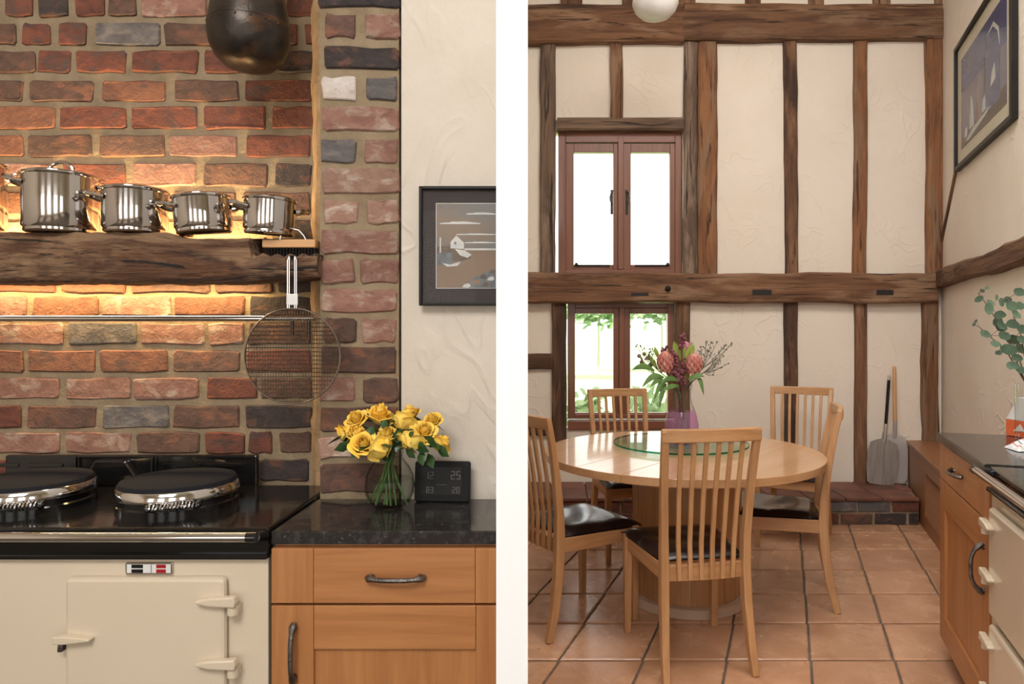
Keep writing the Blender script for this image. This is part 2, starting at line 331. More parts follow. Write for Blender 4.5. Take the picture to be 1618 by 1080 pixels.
# ------------------------------------------------------------------ timbers
def beam(name, mat, parent, c, zdir, wdir, L, W, T, amp=.008, seed=0, n=None, taper=None):
    """old hewn beam: length L along zdir, W across, T deep; local z runs along the grain"""
    n = n or max(4, int(L/.10)); m = MB(); ring = []
    for i in range(n+1):
        z = L*(i/n-.5); f = i/n
        hw, ht = W/2, T/2
        sh = wob(z*1.3+seed*9.1, 1)*amp*1.6
        if taper: hw *= taper[0]+(taper[1]-taper[0])*f
        l = hw+wob(z*3+seed*5, 5)*amp+wob(z*9+seed, 6)*amp*.4; r = hw+wob(z*3+seed*5, 15)*amp+wob(z*9+seed, 16)*amp*.4
        b = min(.014, hw*.3, ht*.4)
        ring += [(-l+sh, -ht+b, z), (-l+b+sh, -ht, z), (r-b+sh, -ht+wob(z*4+seed, 30)*amp*.5, z), (r+sh, -ht+b, z), (r+sh, ht, z), (-l+sh, ht, z)]
    k = 6
    m.add(ring, [(i*k+j, i*k+(j+1)%k, (i+1)*k+(j+1)%k, (i+1)*k+j) for i in range(n) for j in range(k)]+[tuple(range(k))[::-1], tuple(range(n*k, n*k+k))])
    o = obj(name, m, mat, parent, smooth=True)
    zd = Vector(zdir).normalized(); wd = Vector(wdir).normalized(); td = zd.cross(wd)
    M = Matrix((wd, td, zd)).transposed().to_4x4(); M.translation = Vector(c)
    o.matrix_local = (parent.matrix_world.inverted() if parent.name.startswith('wall_right') else Matrix()) @ M
    return o
bpy.context.view_layer.update()
TB = B-.012
def post(x0, x1, y0, y1, mat, seed, T=.06, amp=.007, name='timber_post', x0b=None):
    """upright: pixel edges at the back wall"""
    w_ = (x1-x0)*B/FPX; xb = (x0+x1)/2; dx = 0 if x0b is None else (x0b-x0)
    p1 = Vector((X(xb, B), TB, Z(y0, B))); p0 = Vector((X(xb+dx, B), TB, Z(y1, B)))
    return beam(name, mat, wb, (p0+p1)/2, p1-p0, (1,0,0), (p1-p0).length, w_, T, amp, seed)
def rail(x0, x1, y0, y1, mat, seed, T=.10, amp=.009, name='timber_rail', dy=0):
    p0 = Vector((X(x0, B), TB, Z((y0+y1)/2, B))); p1 = Vector((X(x1, B), TB, Z((y0+y1)/2+dy, B)))
    return beam(name, mat, wb, (p0+p1)/2, p1-p0, (0,0,-1), (p1-p0).length, (y1-y0)*B/FPX, T, amp, seed)
post(854, 879, 60, 436, 'timber_grey', 1); post(962, 982, 60, 192, 'timber_brown', 2, x0b=966)
post(1079, 1100, 60, 436, 'timber_grey', 3); post(1101, 1131, 60, 436, 'timber_warm', 4, T=.075)
post(1237, 1257, 60, 442, 'timber_dark', 5, x0b=1239); post(1350, 1370, 60, 442, 'timber_warm', 6, x0b=1346)
post(1460, 1489, 50, 445, 'timber_warm', 7, T=.09, amp=.010, x0b=1463)
post(1239, 1259, 470, 768, 'timber_dark', 8); post(1349, 1367, 470, 768, 'timber_brown', 9)
post(1455, 1479, 462, 700, 'timber_warm', 10, T=.08, amp=.015)
post(871, 894, 470, 698, 'timber_dark', 11, T=.07); post(1067, 1089, 470, 690, 'timber_brown', 12)
rail(780, 1078, 20, 72, 'timber_brown', 13, T=.14, dy=1); rail(1076, 1492, 24, 69, 'timber_brown', 14, T=.14, dy=-3)
rail(1079, 1492, 10, 27, 'timber_brown', 24, T=.10, dy=2); rail(780, 1078, 12, 24, 'timber_dark', 25, T=.09)
rail(780, 1472, 432, 478, 'timber_brown', 15, T=.16, amp=.013, dy=2); rail(880, 1079, 188, 208, 'timber_grey', 16, T=.07, amp=.004)
rail(780, 872, 560, 583, 'timber_dark', 17, T=.06); rail(780, 872, 663, 686, 'timber_dark', 18, T=.06)
for k, (a, b) in enumerate(((886,920),(982,1010),(1068,1097),(1176,1200),(1277,1300),(1378,1403),(1474,1500))):
    post(a, b, -60, 12, 'timber_brown', 30+k, T=.06)
rf = obj('mortice', MB().box(X(995,B), X(1022,B), B-.094, B-.088, Z(468.5,B), Z(463.5,B)), 'black_gap', wb)
for a, b, y in ((1183,1213,463), (1376,1402,463)): obj('mortice', MB().box(X(a,B), X(b,B), B-.095, B-.088, Z(y+4,B), Z(y-4,B)), 'black_gap', wb)
obj('iron_bolt', MB().ball((X(1052,B), B-.10, Z(457,B)), .022, 8), 'iron', wb, smooth=True)
# beam and brace on the side wall
p0, p1 = side(.0, .01, Z(446,B)), side(2.2, .01, 1.705)
beam('timber_rail', 'timber_brown', wr, (p0+p1)/2, p1-p0, (0,0,-1), (p1-p0).length, .125, .09, .014, 41)
p0, p1 = side(.02, .0, 1.95), side(.62, .0, 2.50)
beam('timber_brace', 'timber_brown', wr, (p0+p1)/2, p1-p0, (U_R.x,U_R.y,-1), (p1-p0).length, .035, .03, .006, 42)
# ------------------------------------------------------------------ bricks
def brick(parent, x0, x1, z0, z1, yf, depth, mat, jit=.0035, name='brick'):
    cx, cz = (x0+x1)/2, (z0+z1)/2; hx, hz = (x1-x0)/2, (z1-z0)/2; r = min(.006, hz*.25)
    base = []
    for sx, sz in ((-1,-1),(1,-1),(1,1),(-1,1)):
        a = [(sx*(hx-r), sz*hz), (sx*hx, sz*(hz-r))]
        if sx*sz > 0: pass
        else: a = a[::-1]
        a = a if (sx, sz) in ((1,-1),(-1,1)) and False else a
        base += a
    order = [(-hx+r,-hz),(-hx/3,-hz),(hx/3,-hz),(hx-r,-hz),(hx,-hz+r),(hx,hz-r),(hx-r,hz),(hx/3,hz),(-hx/3,hz),(-hx+r,hz),(-hx,hz-r),(-hx,-hz+r)]
    pj = [(a+R.uniform(-jit,jit), b+R.uniform(-jit,jit)) for a, b in order]; n = len(pj)
    k1 = .0035
    inn = [(a-math.copysign(min(k1, abs(a)*.5), a), b-math.copysign(min(k1, abs(b)*.5), b)) for a, b in pj]
    fz = R.uniform(-.003, .002)
    m = MB().add([(a, depth, b) for a, b in pj]+[(a, .004+fz, b) for a, b in pj]+[(a, fz+R.uniform(-.001,.001), b) for a, b in inn],
        [tuple(range(2*n, 3*n))]+[(i,(i+1)%n,(i+1)%n+n,i+n) for i in range(n)]+[(i+n,(i+1)%n+n,(i+1)%n+2*n,i+2*n) for i in range(n)])
    return obj(name, m, mat, parent, loc=(cx, yf, cz))
XL = X(-60, D_REC)
pil_l, pil_r = X(503, D_PIL), X(631, D_PIL)
wk = MB().box(-2.4, pil_l+.02, D_REC+.007, D_REC+.18, -.1, 2.9)              # back of the alcove
wk.box(pil_l+.003, pil_r-.003, D_PIL+.007, D_REC+.18, -.1, 2.9)               # pier
wk.box(-4, -2.4, D_PIL+.012, D_REC+.18, -.1, 2.9)
wko = obj('wall_kitchen', wk, 'mortar'); tag(wko, 'weathered red brick alcove and pier behind the cream range cooker', 'wall', kind='structure')
wkp = MB().box(pil_r+.004, pc(D_PIL)-hp*.9, D_PIL+.008, D_REC+.18, -.1, 2.9)
wpl = obj('wall_plaster', wkp, 'plaster_kitchen'); tag(wpl, 'cream trowelled plaster wall right of the brick pier', 'wall', kind='structure')
wup = obj('wall_upper', MB().box(-4, pc(2.3)-hp, D_PIL+.02, D_REC+.18, 2.9, 4.25), 'plaster_kitchen'); tag(wup, 'plaster wall above the brick alcove, out of view', 'wall', kind='structure')
wkl = obj('wall_kitchen_rear', MB().box(-4, pc(2.33)+hp, D_REC+.19, D_REC+.30, -.1, 4.25), 'plaster'); tag(wkl, 'plaster back face of the brick alcove wall', 'wall', kind='structure')
fm_ = MB(); fr_ = []
for i in range(61):
    zz = .80+i*.027; e_ = .006*wob(zz*9, 50)+.004*wob(zz*31, 51)
    fr_ += [(X(492,D_REC)+e_*1.6, D_REC+.02, zz), (X(494,D_REC)+e_*1.6, D_REC-.004, zz), (X(500,2.10)+e_, 2.095, zz), (X(506,2.08), 2.09, zz), (X(506,2.08), D_REC+.02, zz)]
fm_.add(fr_, [(i*5+j, i*5+(j+1)%5, (i+1)*5+(j+1)%5, (i+1)*5+j) for i in range(60) for j in range(5)])
nmat('lit_reveal', (.33,.22,.12), (.22,.14,.075), .95, scale=(20,20,20), bump=.8, bscale=(60,60,60), bd=.006)
obj('lit_reveal_strip', fm_, 'lit_reveal', wko, smooth=True)  # added strip in a warm mortar tone, stands in for the lamp-lit reveal
ROWS = [(-8,25,'7-51r 60-106d 117-163r 170-213b 222-324p 332-444b 452-499r'), (36,70,'-20-24b 34-78r 91-136r 151-251g 259-372b 380-470r 481-499r'),
 (80,114,'-50-54b 59-109r 120-198r 208-312r 322-428r 437-497d'), (126,159,'-60-34b 46-146b 160-259o 274-376b 387-492r'),
 (168,203,'-20-86o 95-197r 208-310r 321-420r 430-499r'), (213,247,'-60-35o 44-144b 157-259b 267-375p 387-490r'),
 (258,294,'-15-90p 98-198r 209-308p 320-421b 433-491d'), (303,338,'-60-40o 48-150o 160-262o 272-372b 384-490b'),
 (348,381,'-12-90p 100-200b 210-310o 320-420o 430-499d'), (393,426,'-60-44o 52-150o 160-260b 270-372o 384-490b'),
 (437,462,'-20-87o 96-198o 207-330b 339-430b 438-496d'), (468,499,'-60-40p 52-153o 162-268p 276-386o 393-491d'),
 (510,544,'-10-98p 107-213g 221-322p 329-384p 392-490b'), (553,587,'-60-36o 44-150o 157-265o 274-378b 390-491r'),
 (597,630,'-12-93p 102-204p 210-314p 326-405r 412-491b'), (641,676,'-60-33r 41-150b 161-265g 273-378b 388-491d'),
 (683,716,'-10-94p 102-205p 215-315b 324-385r 392-430r 441-491b'), (726,760,'-60-36r 44-150b 157-265b 274-378r 412-486d'),
 (768,800,'-20-94b 102-205b 215-315d 324-400b 412-491d')]
KEY = dict(r='red', d='dark', b='brown', p='pink', g='grey', o='orange', l='pale', w='white')
import re
for y0, y1, row in ROWS:
    for a, b, k in re.findall(r'(-?\d+)-(\d+)([a-z])', row):
        a, b = int(a), int(b)
        brick(wko, X(a, D_REC), X(min(b, 502), D_REC), Z(y1, D_REC), Z(y0, D_REC), D_REC, .03, 'brick_'+KEY[k])
PIL = [(-28,10,'503-630d'), (21,59,'511-563b 576-630p'), (74,108,'510-628d'), (122,157,'509-562w 579-629g'), (169,205,'510-628p'), (219,256,'507-562g 576-629p'),
 (265,304,'510-629l'), (316,353,'510-566l 578-629l'), (363,400,'506-629p'), (409,447,'505-559p 570-628p'), (457,492,'507-625p'), (503,540,'510-562b 571-626p'),
 (549,588,'505-626b'), (598,635,'504-561p 573-628b'), (643,682,'505-629b'), (690,724,'504-556l 568-628l'), (733,778,'505-628b')]
for y0, y1, row in PIL:
    for a, b, k in re.findall(r'(-?\d+)-(\d+)([a-z])', row):
        brick(wko, X(int(a), D_PIL), X(int(b), D_PIL), Z(y1, D_PIL), Z(y0, D_PIL), D_PIL, .03, 'brick_'+KEY[k], jit=.0045)
# ------------------------------------------------------------------ brick plinth along the foot of the back wall
pl = thing('brick_plinth', 'low brick plinth topped with red quarry tiles along the timbered wall', 'plinth', (0, D_PLINTH, 0), kind='structure')
pe0, pe1 = X(1455, D_PLINTH), X(1455, D_PLINTH)+SLANT*.5
PH = .185
obj('core', MB().prism([(-1.29,.006),(pe0-.012,.006),(pe1-.012,.495),(-1.29,.495)], .001, PH-.02), 'mortar', pl)
for row in range(2):
    x = -1.28-(.11 if row else 0)
    while x < pe0-.03:
        a, b = max(x, -1.28), min(x+.215, pe0-.013)
        if b-a > .04: brick(pl, a, b, .005+row*.085, .005+row*.085+.072, -.001, .02, 'brick_'+R.choice(['red','brown','dark','red','brown','grey']))
        x += .228
for r_ in range(2):
    y0, y1 = -.015+r_*.26, .235+r_*.255
    x = -1.28
    while x < 2.7:
        e = pe0-.013+SLANT*max(0, y0); b = min(x+.24, e)
        if b-x > .05: obj('plinth_tile', MB().box(0, b-x, 0, y1-y0, 0, .022), 'quarry_tile', pl, bevel=.004, loc=(x, y0, PH-.022))
        x += .248
# ------------------------------------------------------------------ windows
def bars(parent, name, x0, x1, z0, z1, wl_, wr_, wb_, wt_, y0, y1):
    obj(name, MB().box(x0, x0+wl_, y0, y1, z0, z1), 'window_wood_z', parent, bevel=.003); obj(name, MB().box(x1-wr_, x1, y0, y1, z0, z1), 'window_wood_z', parent, bevel=.003)
    obj(name, MB().box(x0+wl_, x1-wr_, y0, y1, z0, z0+wb_), 'window_wood_x', parent, bevel=.003); obj(name, MB().box(x0+wl_, x1-wr_, y0, y1, z1-wt_, z1), 'window_wood_x', parent, bevel=.003)
g = B/FPX
def window(n, fr, mull, cas, label, sill):
    t = thing('window_%d' % n, label, 'window', (0, B, 0), kind='structure')
    x0, x1, y0, y1 = fr; x = lambda p: X(p, B); z = lambda p: Z(p, B)
    bars(t, 'frame_bar', x(x0), x(x1), z(y1), z(y0), 12*g, 10*g, 7*g, 16*g if n == 1 else 8*g, .03, .11)
    obj('mullion', MB().box(x(mull[0]), x(mull[1]), .025, .105, z(y1)+7*g, z(y0)-8*g), 'window_wood_z', t, bevel=.003)
    for k, (a, b, c, d, ga, gb, gc, gd) in enumerate(cas):
        cs = obj('casement', MB().box(x(a), x(ga), .045, .095, z(d), z(c)).box(x(gb), x(b), .045, .095, z(d), z(c)).box(x(ga), x(gb), .045, .095, z(d), z(gd)).box(x(ga), x(gb), .045, .095, z(gc), z(c)), 'window_wood_z', t, bevel=.003)
        obj('pane', MB().box(x(ga)-.004, x(gb)+.004, .066, .072, z(gd)-.004, z(gc)+.004), 'window_glass', cs)
        if n == 1:
            hx = x(968) if k == 0 else x(992); dr = -1 if k == 0 else 1
            obj('latch', MB().tube([(hx-dr*.008,.03,z(300)), (hx+dr*.012,.015,z(304)), (hx+dr*.020,.012,z(312)), (hx+dr*.016,.012,z(318)), (hx,.014,z(319)), (hx+dr*.004,.02,z(312))], .005, 6), 'pewter', cs, smooth=True)
            obj('latch_plate', MB().box(hx-.012, hx+.006, .036, .046, z(337), z(298)), 'iron', cs)
            obj('stay', MB().tube([(x(ga+6),.03,z(418.5)), (x(gb-6),.03,z(418.5))], .006, 6).ball(((x(ga+4) if k == 0 else x(gb-4)), .03, z(417)), .014, 6), 'iron', cs, smooth=True)
    if sill: obj('sill', MB().box(x(x0), x(x1), -.02, .12, z(678), z(664)), 'window_wood_x', t, bevel=.005)
    return t
window(1, (882,1078,207,432), (977,986), ((894,977,224,425,907,970,238,417), (986,1069,224,425,998,1060,238,417)), 'upper two-light brown wooden casement window showing white sky', False)
window(2, (897,1066,478,662), (979,987), ((902,979,486,660,907,970,495,653), (987,1064,486,660,997,1059,495,653)), 'lower brown wooden window looking onto garden shrubs behind the table', True)
# ------------------------------------------------------------------ garden outside
lw = obj('lawn', MB().add([(-40,B+.3,-.25),(40,B+.3,-.25),(60,90,-.1),(-60,90,-.1)], [(0,1,2,3)]), 'lawn'); tag(lw, 'sunlit lawn seen through the lower window', 'lawn', kind='structure')
def leafy(name, label, c, rad, n, size, mat, group=None, trunk=None, cat='shrub'):
    t = thing(name, label, cat, (c[0], c[1], -.25), group=group); m = MB(); r = random.Random(int(c[0]*100)+n)
    for i in range(n):
        a, b, rr = r.uniform(0, 6.28), r.uniform(-1, 1), r.uniform(.45, 1)
        p = Vector((math.cos(a)*math.sqrt(1-b*b)*rad[0]*rr, math.sin(a)*math.sqrt(1-b*b)*rad[1]*rr, c[2]+.25+b*rad[2]*rr))
        d = Vector((r.uniform(-1,1), r.uniform(-1,1), r.uniform(-.5,1))).normalized(); e = d.orthogonal().normalized()*size*.28; d = d*size
        m.add([p, p+d*.5+e, p+d, p+d*.5-e], [(0,1,2,3)])
    l = obj('foliage', m, mat, t); l['kind'] = 'stuff'
    h = c[2]+.25
    obj('trunk', MB().tube([(0,0,-.02), (.02,0,h*.5), (0,.03,h)], [trunk or .03, (trunk or .03)*.8, (trunk or .03)*.4], 8), 'bark', t, smooth=True)
    return t
leafy('garden_shrub', 'pale green leafy shrub outside the left light of the lower window', (X(925,6.3), 6.3, .28), (.24,.35,.48), 420, .14, 'shrub_leaf', 'shrubs under the window')
leafy('garden_shrub', 'green leafy shrub outside the right light of the lower window', (X(1025,6.4), 6.4, .30), (.26,.35,.50), 420, .14, 'shrub_leaf', 'shrubs under the window')
leafy('garden_tree', 'distant tree crown at the top of the lower window', (X(945,22), 22, 2.25), (1.6,1.2,.75), 900, .35, 'shrub_leaf', trunk=.05, cat='tree')
leafy('garden_tree', 'distant tree seen through the right light of the lower window', (X(1045,26), 26, 2.45), (1.9,1.2,.9), 900, .35, 'shrub_leaf', trunk=.05, cat='tree')
# ------------------------------------------------------------------ range cooker (both rooms have the same kind)
def lid(parent, cx, cy, z, r, ang):
    l = obj('lid', MB().lathe([(r*.99,0),(r*.99,.012),(r*.965,.016),(r*.965,.036),(r*.9,.042)], 48, (cx,cy,z)), 'black_enamel', parent, smooth=True)
    obj('lid_band', MB().lathe([(r*.93,.030),(r*1.0,.032),(r*1.01,.037),(r*.985,.056),(r*.955,.060),(r*.9,.058)], 48, (cx,cy,z), closed=False), 'chrome', l, smooth=True)
    obj('lid_pad', MB().lathe([(r*.962,.050),(r*.965,.062),(r*.93,.070),(r*.7,.074),(r*.3,.076),(.001,.076)], 48, (cx,cy,z)), 'lid_pad', l, smooth=True)
    cs, sn = math.cos(ang), math.sin(ang); hx, hy = cx+cs*(r*1.035), cy+sn*(r*1.035); tx, ty = -sn, cs; pts = []
    for i in range(13*10+1):
        u = (i/130-.5)*.105; a = i/10*2*math.pi
        pts.append((hx+tx*u+cs*math.cos(a)*.0075, hy+ty*u+sn*math.cos(a)*.0075, z+.026+math.sin(a)*.0075))
    obj('coil_handle', MB().tube(pts, .0021, 5), 'chrome', l, smooth=True)
    for e in (-1, 1): obj('handle_lug', MB().tube([(hx+tx*e*.056-cs*.03, hy+ty*e*.056-sn*.03, z+.03), (hx+tx*e*.056, hy+ty*e*.056, z+.026)], .0075, 8).ball((hx+tx*e*.056, hy+ty*e*.056, z+.026), .0095, 8), 'black_enamel', l, smooth=True)
def rounded(x0, x1, z0, z1, r, n=4):
    p = []
    for cx, cz, a in ((x1-r,z0+r,-90),(x1-r,z1-r,0),(x0+r,z1-r,90),(x0+r,z0+r,180)):
        for k in range(n+1):
            t = math.radians(a+90*k/n); p.append((cx+r*math.cos(t), cz+r*math.sin(t)))
    return p
def door(parent, x0, x1, z0, z1, hinge, y, catch=None):
    d = obj('oven_door', MB().prism(rounded(x0,x1,z0,z1,.012), y-.022, y, 'y'), 'cream_enamel', parent, bevel=.009)
    e = x1 if hinge > 0 else x0
    for hz in (z1-.052, z1-.20) if z1-z0 > .25 else ((z1-.04, z0+.05) if z1-z0 > .15 else (z1-.05,)):
        m = MB(); a = e-hinge*.062
        m.prism([(a, hz-.004), (a+hinge*.03, hz-.010), (e+hinge*.030, hz-.013), (e+hinge*.033, hz), (e+hinge*.030, hz+.013), (a+hinge*.03, hz+.010), (a, hz+.004)], y-.040, y-.020, 'y')
        obj('hinge_strap', m, 'cream_enamel', d, bevel=.005)
        obj('hinge_pin', MB().lathe([(.0135,0),(.0135,.018),(.010,.021)], 12, (e+hinge*.020, y-.022, hz-.033)).box(e+hinge*.008, e+hinge*.032, y-.022, y+.004, hz-.033, hz-.012), 'cream_enamel', d, smooth=True)
    if catch:
        e2 = x0 if hinge > 0 else x1; hz = catch
        obj('door_handle', MB().prism([(e2-hinge*.016, hz-.010), (e2+hinge*.01, hz-.010), (e2+hinge*.072, hz-.003), (e2+hinge*.072, hz+.003), (e2+hinge*.01, hz+.010), (e2-hinge*.016, hz+.008)], y-.042, y-.020, 'y'), 'cream_enamel', d, bevel=.004)
        obj('catch', MB().prism([(e2-hinge*.016,hz-.035),(e2-hinge*.004,hz-.035),(e2-hinge*.002,hz-.012),(e2-hinge*.014,hz-.012)], y-.026, y, 'y'), 'pewter', d, bevel=.003)
    return d
def cooker(t, x0, x1, yf, yb, top, doors, lids, gauge, splash, rail_x, name=''):
    """front face at y = yf looking towards -y"""
    obj('body', MB().box(x0, x1, yf, yb, .06, top-.071), 'cream_enamel', t, bevel=.002)
    obj('toe_kick', MB().box(x0+.02, x1-.02, yf+.05, yb-.02, 0, .06), 'black_gap', t)
    obj('top_plate', MB().box(x0-.002, x1+.004, yf-.008, yb, top-.018, top).box(x0, x1+.002, yf-.004, yf+.06, top-.071, top-.018), 'black_enamel', t, bevel=.006)
    obj('top_moulding', MB().box(x0, x1+.002, yf-.016, yf+.01, top-.075, top-.062), 'black_enamel', t, bevel=.004)
    ra, rb = rail_x; ry = yf-.05; rz = top-.010
    obj('towel_rail', MB().tube([(ra, ry, rz), (rb, ry, rz)], .0115, 16), 'chrome', t, smooth=True)
    for e, sg in ((ra, -1), (rb, 1)):
        obj('rail_bracket', MB().tube([(e, ry, rz), (e+sg*.022, ry, rz)], .0125, 14).tube([(e+sg*.018, ry, rz), (e+sg*.020, ry+.03, rz-.004), (e+sg*.020, yf+.006, rz-.012)], [.013,.012,.016], 10), 'black_enamel', t, smooth=True)
    for d in doors: door(t, *d[:5], yf, d[5])
    for lx, ly, r, a in lids: lid(t, lx, ly, top, r, a)
    if gauge:
        gx0, gx1, gz0, gz1 = gauge
        gg = obj('temperature_gauge', MB().prism(rounded(gx0,gx1,gz0,gz1,.004), yf-.006, yf, 'y'), 'chrome', t, bevel=.002)
        W = gx1-gx0; H = gz1-gz0; zc = (gz0+gz1)/2
        obj('gauge_face', MB().box(gx0+W*.04, gx1-W*.04, yf-.0065, yf-.005, gz0+H*.14, gz1-H*.14), 'white_enamel', gg)
        for a, b, mt in ((.14,.38,'black_plastic'),(.66,.86,'red_enamel')):
            for s_ in (0, 1):
                z0 = zc+H*.05 if s_ else gz0+H*.16; z1 = gz1-H*.16 if s_ else zc-H*.05
                obj('gauge_mark', MB().box(gx0+W*a, gx0+W*b, yf-.0072, yf-.006, z0, z1), mt, gg)
        obj('gauge_line', MB().box(gx0+W*.55, gx0+W*.56, yf-.0072, yf-.006, gz0+H*.16, gz1-H*.16), 'black_plastic', gg)
    if splash:
        sx0, sx1, sz1, sy = splash
        sp = obj('splashback', MB().box(sx0, sx1, sy, sy+.02, top-.004, sz1), 'black_enamel', t, bevel=.005)
        cxm = X(190, sy+.0)
        obj('flue_cover', MB().prism([(cxm-.11, top),(cxm-.065, sz1-.012),(cxm+.03, sz1-.012),(cxm+.085, top)], sy-.024, sy+.002, 'y'), 'black_enamel', sp, bevel=.006)
        for e in (cxm-.135, cxm-.125, cxm+.10, cxm+.112): obj('splash_rib', MB().box(e, e+.004, sy-.008, sy+.002, top, sz1-.004), 'black_enamel', sp, bevel=.0015)
        for a, b in ((X(258,sy), X(318,sy)), (X(324,sy), X(382,sy)), (X(-30,sy), X(30,sy)), (X(44,sy), X(100,sy))):
            obj('vent_slot', MB().prism(rounded(a, b, sz1-.036, sz1-.024, .005), sy-.004, sy+.001, 'y'), 'black_enamel', sp, bevel=.0015)
FRY = 1.650
TOP = .826
ck = thing('range_cooker', 'cream and black range cooker below the brick alcove in the kitchen', 'range cooker', (0,0,0))
cr = X(424, FRY)
cooker(ck, -1.72, cr, FRY, 2.105, TOP, [(X(112,FRY), X(362,FRY), .29, Z(908,FRY), 1, Z(1000,FRY)), (-1.69, X(-10,FRY), .29, Z(908,FRY), -1, None)],
       [(X(283,1.88), 1.88, .152, math.radians(-66)), (X(283,1.88)-.405, 1.88, .152, math.radians(-66))],
       (X(200,FRY), X(275,FRY), Z(906,FRY), Z(887,FRY)), (-1.70, X(408,2.115), Z(718,2.115), 2.105), (-1.66, X(390,1.6)))
obj('gap_shade_strip', MB().box(cr+.0035, X(431,1.655), 1.665, 1.96, .0, .79), 'black_gap', ck)  # black strip set into the gap, its colour stands in for the shade there
# ------------------------------------------------------------------ oak base units
def pull(name, parent, c, axis, L, dpt=.022, out=(0,-1,0)):
    ax = Vector(axis); ou = Vector(out); c = Vector(c); pts = []; rs = []
    for i in range(21):
        u = i/20*2-1; h = (1-abs(u)**3.2)*dpt+.003
        pts.append(c+ax*u*L/2+ou*h); rs.append(.0062 if abs(u) < .75 else .0062+.004*math.sin((abs(u)-.75)/.25*math.pi))
    m = MB().tube(pts, rs, 8)
    m.tube([c+ax*(L/2-.012), c+ax*(L/2-.012)+ou*.006], .008, 8); m.tube([c-ax*(L/2-.012), c-ax*(L/2-.012)+ou*.006], .008, 8)
    return obj(name, m, 'pewter', parent, smooth=True)
kb = thing('base_cabinet', 'oak kitchen base cabinet with one drawer under the roses', 'cabinet', (0,0,0))
CF = 1.663; cl = X(433.5, CF); ctop = .783
crt = lambda d: pc(d)-hp-.004
obj('carcass', MB().prism([(cl, CF+.004), (crt(CF), CF+.004), (crt(1.95), 1.95), (cl, 1.95)], .09, ctop), 'cabinet_z', kb)
obj('plinth_board', MB().prism([(cl, CF+.05), (crt(CF+.05), CF+.05), (crt(CF+.07), CF+.07), (cl, CF+.07)], 0, .09), 'cabinet_x', kb)
xr = crt(CF)
zx = lambda y: Z(y, CF)
dr = obj('drawer', MB().box(X(499.5,CF), X(752,CF), CF-.018, CF+.003, zx(948), zx(862.5)), 'cabinet_x', kb, bevel=.0015)
obj('drawer_stile', MB().box(cl, X(499,CF), CF-.018, CF+.003, zx(948), zx(862.5)), 'cabinet_z', dr, bevel=.0015)
obj('drawer_stile', MB().box(X(752.5,CF), xr, CF-.018, CF+.003, zx(948), zx(862.5)), 'cabinet_z', dr, bevel=.0015)
pull('handle', dr, (X(626,CF-.018), CF-.018, zx(907)), (1,0,0), .140)
dd = obj('door', MB().box(X(500,CF)-.004, X(753,CF)+.004, CF-.008, CF+.003, .11, zx(1018)), 'cabinet_z', kb)
obj('door_stile', MB().box(cl, X(499.5,CF), CF-.018, CF+.003, .10, zx(952)), 'cabinet_z', dd, bevel=.0015)
obj('door_stile', MB().box(X(753.5,CF), xr, CF-.018, CF+.003, .10, zx(952)), 'cabinet_z', dd, bevel=.0015)
obj('door_rail', MB().box(X(500,CF), X(753,CF), CF-.018, CF+.003, zx(1020), zx(952)), 'cabinet_x', dd, bevel=.0015)
obj('door_rail', MB().box(X(500,CF), X(753,CF), CF-.018, CF+.003, .10, .20), 'cabinet_x', dd, bevel=.0015)
pull('handle', dd, (X(465,CF-.018), CF-.018, zx(1024)), (0,0,1), .142)
CT = .816
wtop = obj('granite_worktop', MB().prism([(cl-.002, 1.648), (crt(1.648), 1.648), (crt(D_PIL), D_PIL-.006), (pil_l+.008, D_PIL-.006), (cl-.002, D_PIL-.006)], ctop+.001, CT), 'granite', bevel=.003)
tag(wtop, 'dark speckled granite worktop carrying the roses and weather station', 'worktop')
# ------------------------------------------------------------------ oak mantel shelf, lamp strips behind it
SB0, SB1 = 1.93, 2.05
yb_, n = [], 56
top_y = lambda p: 366 if p < 262 else (366+(p-262)*.35 if p < 285 else (376 if p < 397 else 402+3*math.sin(p*.3)))
sm = MB(); xs = [-110+i*(611)/(2*n) for i in range(2*n+1)]; ring = []
for p in xs:
    ty = top_y(p)+2.0*wob(p*.05, 2); by = 446-2.5*wob(p*.02, 7)-(max(0, p-330)*.055)+1.2*wob(p*.11, 9)
    x = X(p, SB0); e = .006*wob(p*.04, 11); zt, zb = Z(ty, SB0), Z(by, SB0)
    ring += [(x, SB0+.012+e, zb), (x, SB0+e*.8, zb+.016), (x, SB0+e+.004*wob(p*.1, 13), (zt+zb)/2), (x, SB0+e*.6, zt-.012), (x, SB0+.010+e, zt), (x, SB1, zt), (x, SB1, zb)]
k = 7; nn = len(xs)
sm.add(ring, [(i*k+j, i*k+(j+1)%k, (i+1)*k+(j+1)%k, (i+1)*k+j) for i in range(nn-1) for j in range(k)]+[tuple(range(k))[::-1], tuple(range((nn-1)*k, nn*k))])
MATX = nmat('timber_mantel', (.13,.055,.024), (.045,.019,.010), .8, scale=(2.2,18,18), detail=9, dist=1.2, lo=.4, hi=.6, c3=(.24,.14,.075), s3=(2.5,9,11), r3=(.5,.6), bump=1.0, bscale=(5,40,40), bd=.014, c4=(.012,.007,.004), s4=(4,42,42), r4=(.56,.64))
shelf = obj('mantel_shelf', sm, 'timber_mantel', smooth=True); tag(shelf, 'rough old oak beam shelf across the brick alcove holding steel pans', 'shelf')
obj('back_board', MB().box(X(-110,SB0), X(500,SB1), SB1-.03, SB1+.004, Z(440,SB1), Z(379,SB1)), 'timber_mantel', shelf)
SHZ = Z(366, SB0)
